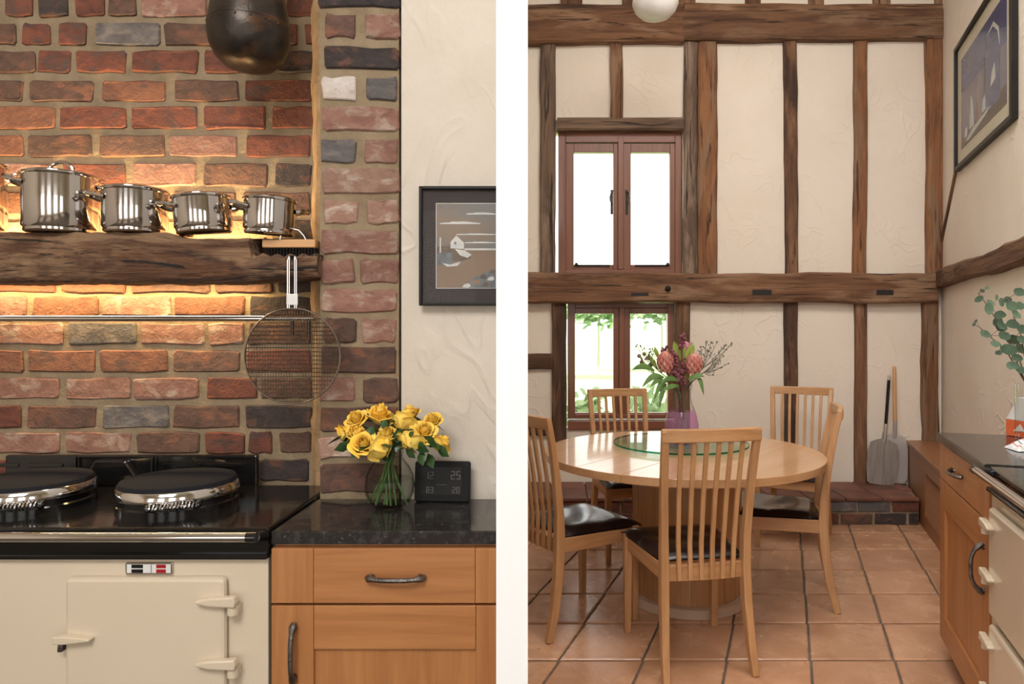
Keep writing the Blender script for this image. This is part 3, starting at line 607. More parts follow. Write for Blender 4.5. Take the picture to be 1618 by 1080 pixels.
for nm, zz, rx in (('strip_lamp_up', SHZ-.03, math.radians(180)), ('strip_lamp_down', Z(446,SB0)+.02, 0)):
    lx = light(nm, 'AREA', ((X(-40,2.1)+X(400,2.1))/2, SB1+.05, zz), (rx, 0, 0), 13 if rx else 5, (1, .70, .33), X(400,2.1)-X(-40,2.1), .02)
lf = MB().box(X(-60,2.1), X(420,2.1), SB1+.038, SB1+.062, Z(420,SB1), Z(395,SB1))
sl_ = obj('strip_light_holder', lf, 'white_paint'); tag(sl_, 'slim strip light fitted behind the oak beam shelf', 'light fitting')
for a_ in (100, 300): obj('fixing_strap', MB().box(X(a_,2.1), X(a_+10,2.1), SB1, D_REC+.012, Z(412,SB1), Z(402,SB1)), 'iron', sl_)
# ------------------------------------------------------------------ rail, wire toaster, brush
rl = thing('utensil_rail', 'chrome utensil rail fixed across the bricks below the shelf', 'rail', (X(200,2.06), 2.06, Z(503,2.06)))
obj('rail', MB().tube([(X(-60,2.06)-X(200,2.06),0,0), (X(496,2.06)-X(200,2.06),0,0)], .0088, 14), 'chrome', rl, smooth=True)
for p in (-20, 462, 488): obj('rail_bracket', MB().tube([(X(p,2.06)-X(200,2.06),0,0), (X(p,2.06)-X(200,2.06),.04,-.002), (X(p,2.06)-X(200,2.06),.092,-.004)], .005, 8).box(X(p,2.06)-X(200,2.06)-.004, X(p,2.06)-X(200,2.06)+.004, -.004, .004, -.05, 0), 'iron', rl, smooth=True)
TD_ = 1.90; tc_ = (X(462,TD_), TD_, Z(562,TD_)); RR = 75.5*TD_/FPX
tt = thing('wire_toaster', 'round wire mesh toasting rack hanging from the end of the oak beam', 'toasting rack', tc_)
obj('rim', MB().tube([(RR*math.cos(a*math.pi/24), 0, RR*math.sin(a*math.pi/24)) for a in range(48)], .0026, 6, loop=True), 'wire', tt, smooth=True)
m = MB()
for k in range(-11, 12):
    c = k*RR/11.6; h = math.sqrt(RR*RR-c*c)
    m.tube([(-h, .001, c), (h, .001, c)], .0013, 4)
m2 = MB()
for k in range(-17, 18):
    c = k*RR/17.6; h = math.sqrt(RR*RR-c*c)
    m2.tube([(c, -.001, -h), (c, -.001, h)], .0009, 4)
obj('cross_wires', m, 'wire', tt)['kind'] = 'stuff'; obj('upright_wires', m2, 'wire', tt)['kind'] = 'stuff'
def zt(y): return Z(y, TD_)-tc_[2]
for e in (.0125, .0075):
    obj('handle_wire', MB().tube([(-e, -.002, RR), (-e, -.002, zt(411)), (-e*.6, -.002, zt(405)+.001*e), (0, -.002, zt(403.5)-(.0125-e)*.6), (e*.6, -.002, zt(405)), (e, -.002, zt(411)), (e, -.002, RR)], .0018, 6), 'chrome', tt, smooth=True)
obj('handle_plate', MB().box(-.016, .016, -.004, .001, zt(482), zt(464)), 'pale_metal', tt, bevel=.002)
obj('hook', MB().tube([(0,.045,zt(408)), (0,-.008,zt(408)), (0,-.012,zt(404))], .004, 6), 'iron', tt, smooth=True)
bx = X(456, 1.96); bzt = Z(402,SB0)
bs = thing('scrubbing_brush', 'wooden scrubbing brush with wire loop on the lower end of the shelf', 'brush', (bx, 1.985, bzt-.002))
obj('block', MB().box(-.078, .075, -.022, .022, .026, .050), 'beech_x', bs, bevel=.003)
m = MB()
for i in range(17):
    for j in range(4): m.tube([(-.07+i*.0088, -.017+j*.0112, .028), (-.071+i*.0089, -.018+j*.012, .001)], .0017, 4)
obj('bristles', m, 'iron', bs)['kind'] = 'stuff'
obj('loop', MB().tube([(-.035,0,.049), (-.032,0,.062), (-.02,0,.077), (0,0,.084), (.02,0,.079), (.034,0,.064), (.042,0,.049)], .0022, 6), 'chrome', bs, smooth=True)
# ------------------------------------------------------------------ steel pans
def pan(px0, px1, ytop, d, label, lidh=True, rim=True, tilt=0, dz=0, bail=False, ybot=None, ha=-2.55):
    xc = (px0+px1)/2; sq = math.sqrt(1+((xc-CX)/FPX)**2); r = (px1-px0)/2*d/FPX/sq
    z0 = SHZ+.002+dz; H = Z(ytop, d)-z0
    t = thing('steel_pan', label, 'pan', (X(xc, d), d, z0), 0, 'steel pans on the oak shelf'); t.rotation_euler = (0, math.radians(tilt), 0)
    b = obj('body', MB().lathe([(r*.88,0),(r*.95,.003),(r*.955,.010),(r*.945,.011),(r,.018),(r,H*.6),(r,H),(r*.985,H),(r*.98,.02),(.001,.02)], 48), 'steel', t, smooth=True)
    l = obj('lid', MB().lathe([(r*1.0,H),(r*1.035,H+.002),(r*1.03,H+.006),(r*.9,H+.011),(r*.5,H+.018),(.001,H+.02)], 48), 'steel', t, smooth=True)
    if bail: obj('lid_handle', MB().tube([(-.036,0,H+.016)]+[(-.036*math.cos(a*math.pi/8), 0, H+.018+.028*math.sin(a*math.pi/8)) for a in range(1, 8)]+[(.036,0,H+.016)], .0052, 8), 'steel', l, smooth=True)
    else: obj('lid_knob', MB().lathe([(.012,H+.012),(.016,H+.018),(.010,H+.023),(.001,H+.024)], 16), 'steel', l, smooth=True)
    obj('rolled_rim', MB().tube([(r*1.01*math.cos(a*math.pi/20), r*1.01*math.sin(a*math.pi/20), H+.001) for a in range(40)], .0042, 8, loop=True), 'steel', l, smooth=True)
    for a in (ha, ha+math.pi):
        c, s = math.cos(a), math.sin(a); hw = min(.034, r*.42); zz = H-.022
        pts = [(c*r*.93-s*u*hw+c*v, s*r*.93+c*u*hw+s*v, zz+w_) for u, v, w_ in ((-1,.0,-.004),(-1,.010,-.003),(-.85,.026,.003),(-.45,.038,.007),(0,.041,.008),(.45,.038,.007),(.85,.026,.003),(1,.010,-.003),(1,0,-.004))]
        obj('handle', MB().tube(pts, .0062, 8), 'steel', t, smooth=True)
    return t
pan(-92, 14, 262, 1.985, 'tall steel stockpot cut off at the left end of the shelf')
pan(33, 160, 281, 1.985, 'tall steel stockpot with arched lid handle on the oak shelf', bail=True)
pan(160, 268, 304, 1.985, 'medium steel casserole between the tall stockpot and the tilted pan')
pan(276, 371, 315, 1.985, 'steel saucepan tipped slightly to the left on the shelf', tilt=-5, dz=.0)
pan(383, 466, 318, 1.985, 'smallest steel pan at the right end of the shelf beside the brush', tilt=2.5, dz=-.004)
# ------------------------------------------------------------------ hanging copper cauldron
HD = 1.92; hx = X(394, HD); s_ = HD/FPX
kt = thing('hanging_kettle', 'blackened riveted copper pot hanging at the top of the alcove', 'pot', (hx, HD, Z(110, HD)))
sq = math.sqrt(1+((394-CX)/FPX)**2)
pr = [(.001,0),(20,1),(40,6),(54,18),(63,36),(67,54),(66,66),(63.5,84),(58,112),(50,150),(42,185),(40,205),(46,214)]
pr = [(r*s_/sq, z*s_) for r, z in pr]
obj('pot_body', MB().lathe(pr, 40), 'copper_old', kt, smooth=True, solid=.003)
band = [(66.6*s_/sq, 65*s_), (67.4*s_/sq, 66*s_), (67.2*s_/sq, 68*s_), (65.5*s_/sq, 69*s_)]
obj('seam', MB().lathe(band, 40, closed=False), 'copper_old', kt, smooth=True)
for i in range(18):
    a = -math.pi/2-1.3+i*2*math.pi/18
    obj('rivet', MB().ball((66.5*s_/sq*math.cos(a), 66.5*s_/sq*math.sin(a), 62*s_), .0042, 6), 'copper_old', kt, smooth=True)
hz = 212*s_
obj('bail_handle', MB().tube([(.075*math.cos(math.pi*i/12), 0, hz+.10*math.sin(math.pi*i/12)) for i in range(13)], .005, 8), 'iron', kt, smooth=True)
obj('chain_hook', MB().tube([(0,0,hz+.095), (.012,0,hz+.11), (0,0,hz+.13), (0,0,hz+.5)], .004, 6), 'iron', kt, smooth=True)
ib = obj('hanging_bar', MB().tube([(X(340,HD), HD, kt.location.z+hz+.5), (X(340,HD)+.25, HD, kt.location.z+hz+.5)], .008, 8).tube([(X(340,HD)+.02, HD, kt.location.z+hz+.5), (X(340,HD)+.02, D_REC+.02, kt.location.z+hz+.5)], .008, 8), 'iron', smooth=True)
tag(ib, 'iron bar above the frame that carries the hanging pot', 'bar')
# ------------------------------------------------------------------ framed pictures
FD = D_PIL-.006
lp = thing('framed_picture', 'black framed print of a white harbour cottage on the plaster wall', 'picture', (0, FD, 0))
fx0, fx1, fz0, fz1 = X(664,FD), X(791.5,FD), Z(483,FD), Z(296,FD)
def frame4(parent, x0, x1, z0, z1, wd, y0, y1, mat='black_frame'):
    for q in ((x0,x0+wd,z0,z1),(x1-wd,x1,z0,z1),(x0+wd,x1-wd,z0,z0+wd),(x0+wd,x1-wd,z1-wd,z1)):
        obj('frame_bar', MB().box(q[0],q[1],y0,y1,q[2],q[3]), mat, parent, bevel=.002)
frame4(lp, fx0, fx1, fz0, fz1, 5*FD/FPX, -.022, .0)
obj('mount', MB().box(fx0+.006, fx1-.006, -.010, -.004, fz0+.006, fz1-.006), 'mat_charcoal', lp)
ix0, ix1, iz0, iz1 = X(691,FD), X(784,FD), Z(455,FD), Z(323,FD); py = -.0125
pr_ = obj('print', MB().box(ix0-.002, ix1+.002, py, -.009, iz0-.002, iz1+.002), 'print_white', lp)
pxm = lambda p: X(p, FD); pzm = lambda p: Z(p, FD)
zh = pzm(394)
obj('print_sky', MB().box(ix0, ix1, py-.0006, py, zh, iz1), 'print_sky', pr_); obj('print_water', MB().box(ix0, ix1, py-.0006, py, iz0, zh), 'print_water', pr_)
def flat(name, poly, mat, lay=1): return obj(name, MB().prism([(pxm(a), pzm(b)) for a, b in poly], py-.0006-.0003*lay, py-.0003, 'y'), mat, pr_)
for y, a, b, h in ((339,738,784,3), (354,696,760,4), (371,722,784,1.6), (384,735,784,2)):
    k = 9; top = [(a+(b-a)*i/k, y-h*(.3+.7*abs(math.sin(i*1.7)))*math.sin(math.pi*(i+.3)/(k+.6))) for i in range(k+1)]
    flat('print_cloud', top+[(b, y+1), (a, y+1)], 'print_white')
flat('print_cloud', [(694,327),(724,328.5),(720,330),(696,329)], 'print_grey'); flat('print_horizon', [(735,393),(784,393),(784,396),(735,396)], 'print_white')
flat('print_shore', [(692,390),(712,388),(745,404),(744,409),(730,413),(692,415)], 'print_brown'); flat('print_dock', [(692,401),(715,400),(716,418),(692,420)], 'print_grey', 2)
flat('print_snow', [(720,394),(735,396),(746,403),(740,408),(728,404)], 'print_white', 2)
flat('print_house', [(713,393),(713,383),(722,373),(734,384),(734,394)], 'print_white', 3); flat('print_window', [(719,383),(722,383),(722,387),(719,387)], 'print_grey', 4)
flat('print_mast', [(696,376),(698,376),(698,400),(696,400)], 'print_white', 3); flat('print_boat', [(700,416),(712,418.5),(729,414),(724,420.5),(708,422)], 'print_white', 3)
flat('print_rock', [(730,455),(745,442),(760,434),(784,424),(784,455)], 'print_grey', 2)
for a, b, c, mt in ((738,452,7,'print_white'), (752,446,8,'print_tan'), (764,438,6,'print_brown'), (776,441,6,'print_white'), (768,450,6,'print_brown'), (779,430,5,'print_brown')):
    flat('print_stone', [(a-c,b+2),(a-c*.4,b-3),(a+c*.6,b-4),(a+c,b),(a+c*.4,b+3)], mt, 4)
obj('picture_glass', MB().box(fx0+.008, fx1-.008, -.0175, -.0165, fz0+.008, fz1-.008), 'picture_glass', lp)
rp = thing('framed_picture', 'large black framed print of sailing boats high on the side wall', 'picture', side(0, .002), RZ_R)
s0, s1, rz0, rz1 = .565, 1.775, 2.365, 3.185
frame4(rp, s0, s1, rz0, rz1, .028, -.034, 0)
obj('mount', MB().box(s0+.02, s1-.02, -.014, -.006, rz0+.02, rz1-.02), 'mat_cream', rp)
a0, a1, b0, b1 = s0+.13, s1-.13, rz0+.12, rz1-.12
pp = obj('print', MB().box(a0, a1, -.0165, -.013, b0, b1), 'print_mauve', rp)
def flat2(name, poly, mat, lay=1): return obj(name, MB().prism([(a0+(a1-a0)*u, b0+(b1-b0)*v) for u, v in poly], -.0165-.0006*lay, -.016, 'y'), mat, pp)
flat2('print_sky', [(0,.62),(1,.55),(1,1),(0,1)], 'print_blue'); flat2('print_deck', [(0,0),(1,0),(1,.17),(0,.10)], 'print_brown')
flat2('print_sail', [(.58,.10),(.88,.10),(.88,.55),(.84,.78),(.76,.86),(.64,.86),(.60,.80)], 'print_blue', 2); flat2('print_trim', [(.60,.84),(.76,.90),(.86,.78),(.88,.6),(.84,.76),(.75,.86)], 'print_white', 3)
flat2('print_mast', [(.55,.12),(.58,.12),(.60,.84),(.585,.84)], 'print_brown', 3)
flat2('print_sail', [(.38,.12),(.44,.12),(.41,.56)], 'print_tan', 3); flat2('print_sail', [(.22,.12),(.32,.12),(.30,.38),(.25,.47),(.24,.30)], 'print_white', 3)
flat2('print_sail', [(.70,.30),(.80,.34),(.78,.50),(.73,.44)], 'print_white', 4); flat2('print_sail', [(.10,.08),(.15,.08),(.15,.18),(.11,.16)], 'print_white', 3)
flat2('print_hull', [(.12,.04),(.2,.02),(.6,.09),(.72,.14),(.6,.13),(.3,.10)], 'print_white', 3); flat2('print_sail', [(.52,.14),(.60,.15),(.585,.30),(.54,.27)], 'print_white', 4)
obj('picture_glass', MB().box(s0+.026, s1-.026, -.024, -.0225, rz0+.026, rz1-.026), 'picture_glass', rp)
# ------------------------------------------------------------------ glass bowl vase with yellow roses
VD = 1.86; vx = X(616, VD); sv = VD/FPX
vs = thing('round_glass_vase', 'round clear glass vase half full of water on the granite', 'vase', (vx, VD, CT+.001))
prof = [(.001,.0),(.026,.0),(.040,.006),(.055,.020),(.064,.042),(.0665,.064),(.062,.090),(.052,.112),(.040,.128),(.034,.138),(.034,.148),(.037,.156)]
obj('bowl', MB().lathe(prof, 40, closed=False), 'clear_glass', vs, smooth=True)
obj('rim', MB().tube([(.037*math.cos(a*math.pi/16), .037*math.sin(a*math.pi/16), .156) for a in range(32)], .0015, 6, loop=True), 'clear_glass', vs, smooth=True)
obj('water', MB().lathe([(.001,.008),(.036,.009),(.052,.022),(.0615,.044),(.064,.066),(.062,.080),(.001,.080)], 36), 'water_glass', vs, smooth=True)
def rose_mesh():
    m = MB()
    for k in range(19):
        lay = k/18; a0 = k*2.4; r = .0035+.0225*lay**1.1; hh = .041-.006*lay; wd = 1.05-.20*lay+.45*(1-lay)
        def fn(u, v):
            a = a0+(u-.5)*2*wd; q_ = abs(u-.5)*2; f = math.sin(min(1, v*1.5)*math.pi*.5)
            rr = .003+r*f*(1+.06*math.sin(u*9+k)); z = -.016*lay+v*hh-q_**2.2*.012*v
            cur = max(0, v-.55)/.45; rr += cur**2*(.002+.013*lay)*(1-.4*q_); z -= cur**2*.010*lay
            rr -= .0035*(1-lay)*cur
            return (rr*math.cos(a), rr*math.sin(a), z)
        m.grid(fn, 7, 7)
    return m
ROSE = None
roses = [(561,657,1.86,30,-.5,-.2),(597,650,1.89,38,-.1,.1),(637,659,1.83,36,.1,-.3),(651,648,1.91,28,.2,.2),(689,660,1.88,30,.6,0),(672,676,1.83,35,.4,-.4),
         (699,696,1.83,31,.9,-.3),(648,691,1.79,35,.2,-.6),(604,700,1.77,36,-.1,-.9),(612,682,1.83,30,0,-.3),(571,694,1.80,36,-.5,-.6),(556,681,1.83,30,-.7,-.2),(540,680,1.86,33,-.9,0),(616,657,1.92,22,.1,.3)]
names = ['upper left yellow rose in the glass vase, beside the brick pier', 'large yellow rose at the top centre left of the bouquet', 'large upright yellow rose right of the bouquet centre', 'yellow rose half hidden behind the top of the bouquet',
 'yellow rose bud at the upper right of the bouquet', 'open yellow rose at the right, between the bud and centre', 'lowest right yellow rose above the weather station', 'yellow rose low at the centre right of the bouquet',
 'front yellow rose facing the viewer with spiral centre', 'yellow rose just above the front spiral rose', 'yellow rose low at the left front of the bouquet', 'small yellow rose second from the left edge', 'leftmost yellow rose of the bouquet', 'small yellow bud tucked behind the top roses']
for i, (px, py_, d, sz, lx, ly) in enumerate(roses):
    hd = Vector((X(px,d), d, Z(py_,d)))
    t = thing('yellow_rose', names[i], 'rose', (vx, VD, CT+.012), 0, 'yellow roses in the glass vase'); o3 = Vector(t.location)
    h = hd-o3; sc = sz/34
    b = obj('bloom', rose_mesh() if ROSE is None else MB(), 'rose_petal', t, smooth=True)
    if ROSE is None: ROSE = b.data
    else: b.data = ROSE
    b.location = h-Vector((lx*.012, ly*.012, .016*sc)); b.scale = (sc,)*3; b.rotation_euler = (.42-ly*.7, lx*.7, i*1.3)
    bt = Vector((R.uniform(-.026,.026), R.uniform(-.02,.02), 0)); bt -= Vector((h.x*.25, 0, 0)); nk = Vector((h.x*.12+R.uniform(-.012,.012), (h.y)*.1+R.uniform(-.012,.012), .145))
    obj('stem', MB().tube([bt, (bt+nk)/2+Vector((h.x*.02,0,0)), nk, nk*.45+h*.55+Vector((0,0,.006)), h-Vector((lx*.012,ly*.012,.022*sc))], .0022, 6), 'stem_green', t, smooth=True)
    m = MB()
    for q in range(5):
        a = q*1.256; dv = Vector((math.cos(a)*.012+lx*.004, math.sin(a)*.012, .012))*sc; c0 = h-Vector((lx*.012,ly*.012,.026*sc)); sd = Vector((-math.sin(a), math.cos(a), 0))*.003
        m.add([c0-sd, c0+sd, c0+dv+sd*.8, c0+dv*1.9+Vector((math.cos(a)*.006, math.sin(a)*.006, -.006)), c0+dv-sd*.8], [(0,1,2,3,4)])
    obj('sepals', m, 'stem_green', t)
    for q in range(3):
        a = R.uniform(0, 6.28) if q else (0.3 if h.x > 0 else 2.8)
        st = nk*(.55-.2*q)+h*(.45+.2*q); dv = Vector((math.cos(a), math.sin(a)*.7-.25, R.uniform(-.35,.2)))*R.uniform(.036,.056); sd = dv.cross(Vector((0,.3,1))).normalized()*.015
        if sd.length < .001: continue
        obj('leaf', MB().add([st, st+dv*.3+sd*.8, st+dv*.65+sd+Vector((0,0,-.003)), st+dv*1.15+Vector((0,0,-.01)), st+dv*.65-sd+Vector((0,0,-.003)), st+dv*.3-sd*.8, st+dv*.55+Vector((0,0,.003))],
            [(0,1,6),(1,2,6),(2,3,6),(3,4,6),(4,5,6),(5,0,6)]), 'rose_leaf', t, smooth=True)
for px, py_, ex, ey in ((568,705,556,722),(585,708,590,728),(600,716,612,726),(640,706,655,722),(652,700,676,712),(664,712,668,734),(676,716,684,738),(590,672,582,690),(610,662,604,676),(632,690,626,712),(668,690,690,704),(556,700,530,710),(690,704,708,720),(648,676,650,690)):
    t = next(o for o in C.objects if o.get('label') == min(zip(roses, names), key=lambda q_: (q_[0][0]-px)**2+(q_[0][1]-py_)**2)[1])
    o3 = Vector(t.location); d = 1.815+R.uniform(-.02,.03)
    st = Vector((X(px,d), d, Z(py_,d)))-o3; dv = Vector((X(ex,d-.02), d-.02, Z(ey,d-.02)))-o3-st; sd = dv.cross(Vector((0,1,.4))).normalized()*dv.length*.34
    obj('leaf', MB().add([st, st+dv*.3+sd*.8, st+dv*.62+sd, st+dv*1.1, st+dv*.62-sd, st+dv*.3-sd*.8, st+dv*.5+Vector((0,-.004,.002))], [(0,1,6),(1,2,6),(2,3,6),(3,4,6),(4,5,6),(5,0,6)]), 'rose_leaf', t, smooth=True)
# ------------------------------------------------------------------ weather station
WD = 1.935; wst = thing('weather_station', 'black digital weather station leaning by the plaster wall', 'weather station', (X(699,WD), WD, CT+.001)); wst.rotation_euler = (math.radians(-6), 0, math.radians(-3))
hw, hh = 44*WD/FPX, 63*WD/FPX
obj('case', MB().prism(rounded(-hw, hw, 0, hh, .008), -.010, .010, 'y'), 'black_plastic', wst, bevel=.003)
obj('foot', MB().box(-.03, .03, .008, .034, -.000, .012), 'black_plastic', wst, bevel=.002)
scn = obj('screen', MB().box(-hw*.78, hw*.72, -.0115, -.009, hh*.17, hh*.86), 'lcd', wst)
SEG = {'0':'abcdef','1':'bc','2':'abged','3':'abgcd','5':'afgcd','8':'abcdefg','6':'afgedc'}
def digits(txt, x, z, h):
    for ch in txt:
        w_ = h*.5; m = MB(); t_ = h*.10; y0, y1 = -.0122, -.0114
        S7 = {'a':(x,x+w_,z+h-t_,z+h),'d':(x,x+w_,z,z+t_),'g':(x,x+w_,z+h/2-t_/2,z+h/2+t_/2),'f':(x,x+t_,z+h/2,z+h),'b':(x+w_-t_,x+w_,z+h/2,z+h),'e':(x,x+t_,z,z+h/2),'c':(x+w_-t_,x+w_,z,z+h/2)}
        for k_ in SEG[ch]: a, b, c, d = S7[k_]; m.box(a,b,y0,y1,c,d)
        obj('digit', m, 'lcd_digit', scn); x += h*.68
digits('12', -hw*.62, hh*.56, hh*.18); digits('25', hw*.32, hh*.56, hh*.20); digits('83', -hw*.56, hh*.22, hh*.15); digits('20', hw*.38, hh*.22, hh*.15)
obj('screen_line', MB().box(-hw*.2, hw*.18, -.0122, -.0114, hh*.42, hh*.43), 'lcd_digit', scn)
# ------------------------------------------------------------------ dining table
TZ = .72; tx, ty = X(1081,3.32)-.012, 3.33; TR = .662
tb = thing('dining_table', 'round oak dining table on a drum pedestal', 'table', (tx, ty, 0), math.atan2(.78, .62))
def seg(u0, u1, r, n=24):
    """piece of the round top between two straight seams (local y from u0 to u1)"""
    p = []
    A0, A1 = math.asin(max(-1, u0/r)), math.asin(min(1, u1/r))
    for i in range(n+1): a = A0+(A1-A0)*i/n; p.append((r*math.cos(a), r*math.sin(a)))
    for i in range(n+1): a = A1+(A0-A1)*i/n; p.append((-r*math.cos(a), r*math.sin(a)))
    out = []
    for q in p:
        if not out or (Vector(q)-Vector(out[-1])).length > 1e-4: out.append(q)
    if (Vector(out[0])-Vector(out[-1])).length < 1e-4: out.pop()
    return out
for u0, u1 in ((-TR, -.0765), (-.0745, .158), (.160, TR)):
    obj('top_board', MB().prism(seg(u0, u1, TR), TZ-.034, TZ), 'oak_top_x', tb, bevel=.0015)
dc = Matrix.Rotation(-tb.rotation_euler.z, 3, 'Z') @ Vector((.03, .04, 0))
obj('apron', MB().lathe([(.50,TZ-.075),(.50,TZ-.034)], 40), 'oak_x', tb, smooth=True)
dm = MB().lathe([(.262,.045),(.262,TZ-.036)], 40, (dc.x,dc.y,0)); obj('drum', dm, 'oak_z', tb, smooth=True)
for i in range(10):
    a = i*math.pi/5; obj('drum_stave', MB().bar([(dc.x+.262*math.cos(a), dc.y+.262*math.sin(a), .046), (dc.x+.262*math.cos(a), dc.y+.262*math.sin(a), TZ-.04)], [(.028,.010)], (-math.sin(a), math.cos(a), 0)), 'oak_z', tb, bevel=.002)
obj('base_ring', MB().lathe([(.29,0),(.29,.042),(.275,.046)], 40, (dc.x,dc.y,0)), 'table_base', tb, smooth=True)
gx, gy, GR = X(1075,3.46), 3.46, .338
ls = thing('glass_turntable', 'round green-edged glass turntable on the dining table', 'turntable', (gx, gy, TZ))
obj('bearing', MB().lathe([(.09,.0005),(.09,.012)], 24), 'brushed', ls, smooth=True)
gp = obj('glass_plate', MB().lathe([(.001,.013),(GR-.002,.013),(GR-.002,.022),(.001,.022)], 64, closed=False), 'green_glass', ls, smooth=True)
obj('glass_edge', MB().lathe([(GR-.001,.013),(GR,.0145),(GR,.0205),(GR-.001,.022)], 64, closed=False), 'green_edge', gp, smooth=True)
# ------------------------------------------------------------------ chairs
def make_chair():
    t = thing('dining_chair', 'chair', 'chair', (0,0,0), 0, 'oak slat-back dining chairs round the table')
    zs = [0, .12, .26, .40, .52, .68, .82, .935]
    yr = [-.262, -.232, -.210, -.200, -.203, -.222, -.247, -.272]
    xr = [.176, .171, .166, .163, .165, .171, .177, .182]
    for s in (-1, 1):
        obj('rear_leg', MB().bar([(s*x, y, z) for x, y, z in zip(xr, yr, zs)], [(.027,.030),(.030,.036),(.032,.042),(.032,.044),(.030,.038),(.029,.032),(.028,.027),(.028,.024)], (1,0,0)), 'oak_z', t, bevel=.004)
        obj('front_leg', MB().bar([(s*.197, .185, 0), (s*.197, .182, .43)], [(.028,.028),(.036,.036)], (1,0,0)), 'oak_z', t, bevel=.004)
        obj('side_rail', MB().bar([(s*.166, -.185, .392), (s*.190, .165, .392)], [(.022,.062)], (1,0,0)), 'oak_y', t, bevel=.003)
    obj('front_rail', MB().box(-.18, .18, .172, .194, .362, .424), 'oak_x', t, bevel=.003)
    obj('back_rail', MB().bar([(-.15, -.190, .385), (-.07, -.198, .385), (0,-.201,.385), (.07, -.198, .385), (.15, -.190, .385)], [(.022,.062)], (0,1,0)), 'oak_x', t, bevel=.003)
    cr_ = [(-.194+.388*i/8, -.268-.020*math.sin(math.pi*i/8), .915) for i in range(9)]
    obj('crest_rail', MB().bar(cr_, [(.024,.050)], (0,1,0)), 'oak_x', t, bevel=.005)
    for k in range(6):
        u = (k+1)/7*2-1; bow = .018*(1-u*u)
        obj('slat', MB().bar([(u*.148, -.208-bow*.6, .360), (u*.156, -.207-bow*.7, .50), (u*.163, -.225-bow, .68), (u*.170, -.268-bow*.9, .905)], [(.017,.013)], (1,0,0)), 'oak_z', t, bevel=.002)
    m = MB()
    def top(u, v):
        a, b = u*2-1, v*2-1; wd = .172+.045*(b*.5+.5); e = (1-abs(a)**6)*(1-abs(b)**6)
        return (a*wd, -.180+(b*.5+.5)*.395, .428+.032*max(0, e)**.45-.010*(1-a*a)*(1-b*b)+.003*math.sin(a*5+b*3)*math.exp(-((b+.2)**2)*3)*e+.0012*math.sin(b*9+a*5)*e)
    m.grid(top, 18, 18)
    m.add([(-.172,-.180,.424),(.172,-.180,.424),(.217,.215,.424),(-.217,.215,.424)], [(3,2,1,0)])
    obj('seat_pad', m, 'leather', t, smooth=True, solid=0)
    return t
ch0 = make_chair()
def facing(fx, fy): return math.atan2(-fx, fy)
spots = [((.530, 2.805), (-.17,.98), 'oak dining chair in front with its slatted back to the viewer'),
         ((.085, 3.145), (.83,.56), 'oak dining chair at the left edge, seat turned to the table'),
         ((.44, 4.055), (.22,-.975), 'oak dining chair behind the table in front of the lower window'),
         ((1.475, 4.225), (-.45,-.89), 'oak dining chair behind the table on the right, against the plaster wall'),
         ((1.098, 3.40), (-.955,.295), 'oak dining chair at the right seen from its side')]
for i, ((x, y), (fx, fy), lb) in enumerate(spots):
    if i == 0: ch0.location = (x, y, 0); ch0.rotation_euler = (0,0,facing(fx, fy)); ch0['label'] = lb
    else: clone(ch0, (x, y, 0), facing(fx, fy), lb)
# ------------------------------------------------------------------ purple vase and protea bouquet
pvd = 3.47; pvx = X(1077, pvd); gz = TZ+.0225
pv = thing('purple_vase', 'clear and purple glass vase standing on the glass turntable', 'vase', (pvx, pvd, gz))
obj('purple_base', MB().lathe([(.001,.001),(.056,.001),(.072,.014),(.084,.050),(.085,.085),(.076,.130),(.068,.155)], 40, closed=False), 'purple_glass', pv, smooth=True)
obj('clear_neck', MB().lathe([(.068,.155),(.054,.190),(.046,.225),(.046,.255),(.054,.290)], 40, closed=False), 'clear_glass', pv, smooth=True)
def sprig_pt(px, py_, d=None): d = d or pvd; return Vector((X(px,d)-pvx, d-pvd, Z(py_,d)-gz))
def stem_of(t, tip, r=.003, mat='twig', bend=.2):
    base = Vector((R.uniform(-.03,.03)-tip.x*.1, R.uniform(-.03,.03), .02)); nk = Vector((tip.x*.12, tip.y*.1+R.uniform(-.02,.02), .24))
    return obj('stem', MB().tube([base, nk, nk*.5+tip*.5+Vector((tip.x*-.06,0,.01)), tip], r, 6), mat, t, smooth=True)
def protea(px, py_, d, hpx, wpx, mat, label):
    t = thing('protea_flower', label, 'protea', (pvx, pvd, gz), 0, 'protea flowers in the purple vase'); p = sprig_pt(px, py_, d); H = hpx*d/FPX; W_ = wpx*d/FPX/2
    prof = [(W_*.25,-.5*H),(W_*.75,-.36*H),(W_*.98,-.12*H),(W_*.95,.12*H),(W_*.7,.35*H),(W_*.35,.47*H),(.001,.5*H)]
    lean = Vector((p.x*.5, p.y*.5, 1)).normalized()
    b = obj('bud', MB().lathe(prof, 18), mat, t, smooth=True); b.location = p; b.rotation_mode = 'QUATERNION'; b.rotation_quaternion = lean.to_track_quat('Z', 'Y')
    m = MB()
    for lay in range(5):
        for q in range(9):
            a = (q+lay*.5)*math.pi*2/9; f = lay/5; z0 = (-.5+f*.75)*H; rr = W_*(.55+.55*math.sin(math.pi*(f*.75+.12)))
            c, s = math.cos(a), math.sin(a); sd = Vector((-s, c, 0))*W_*.26
            p0 = Vector((c*rr, s*rr, z0)); p1 = Vector((c*rr*1.10, s*rr*1.10, z0+H*.16)); p2 = Vector((c*rr*.92, s*rr*.92, z0+H*.32))
            m.add([p0-sd*.6, p0+sd*.6, p1+sd, p2, p1-sd], [(0,1,2,3,4)])
    bb = obj('bracts', m, mat, b)
    stem_of(t, p-lean*H*.45, .005)
protea(1051, 571, 3.42, 34, 23, 'protea', 'rosy protea head at the left of the purple vase bouquet')
protea(1097, 574, 3.42, 34, 23, 'protea', 'rosy protea head at the right of the purple vase bouquet')
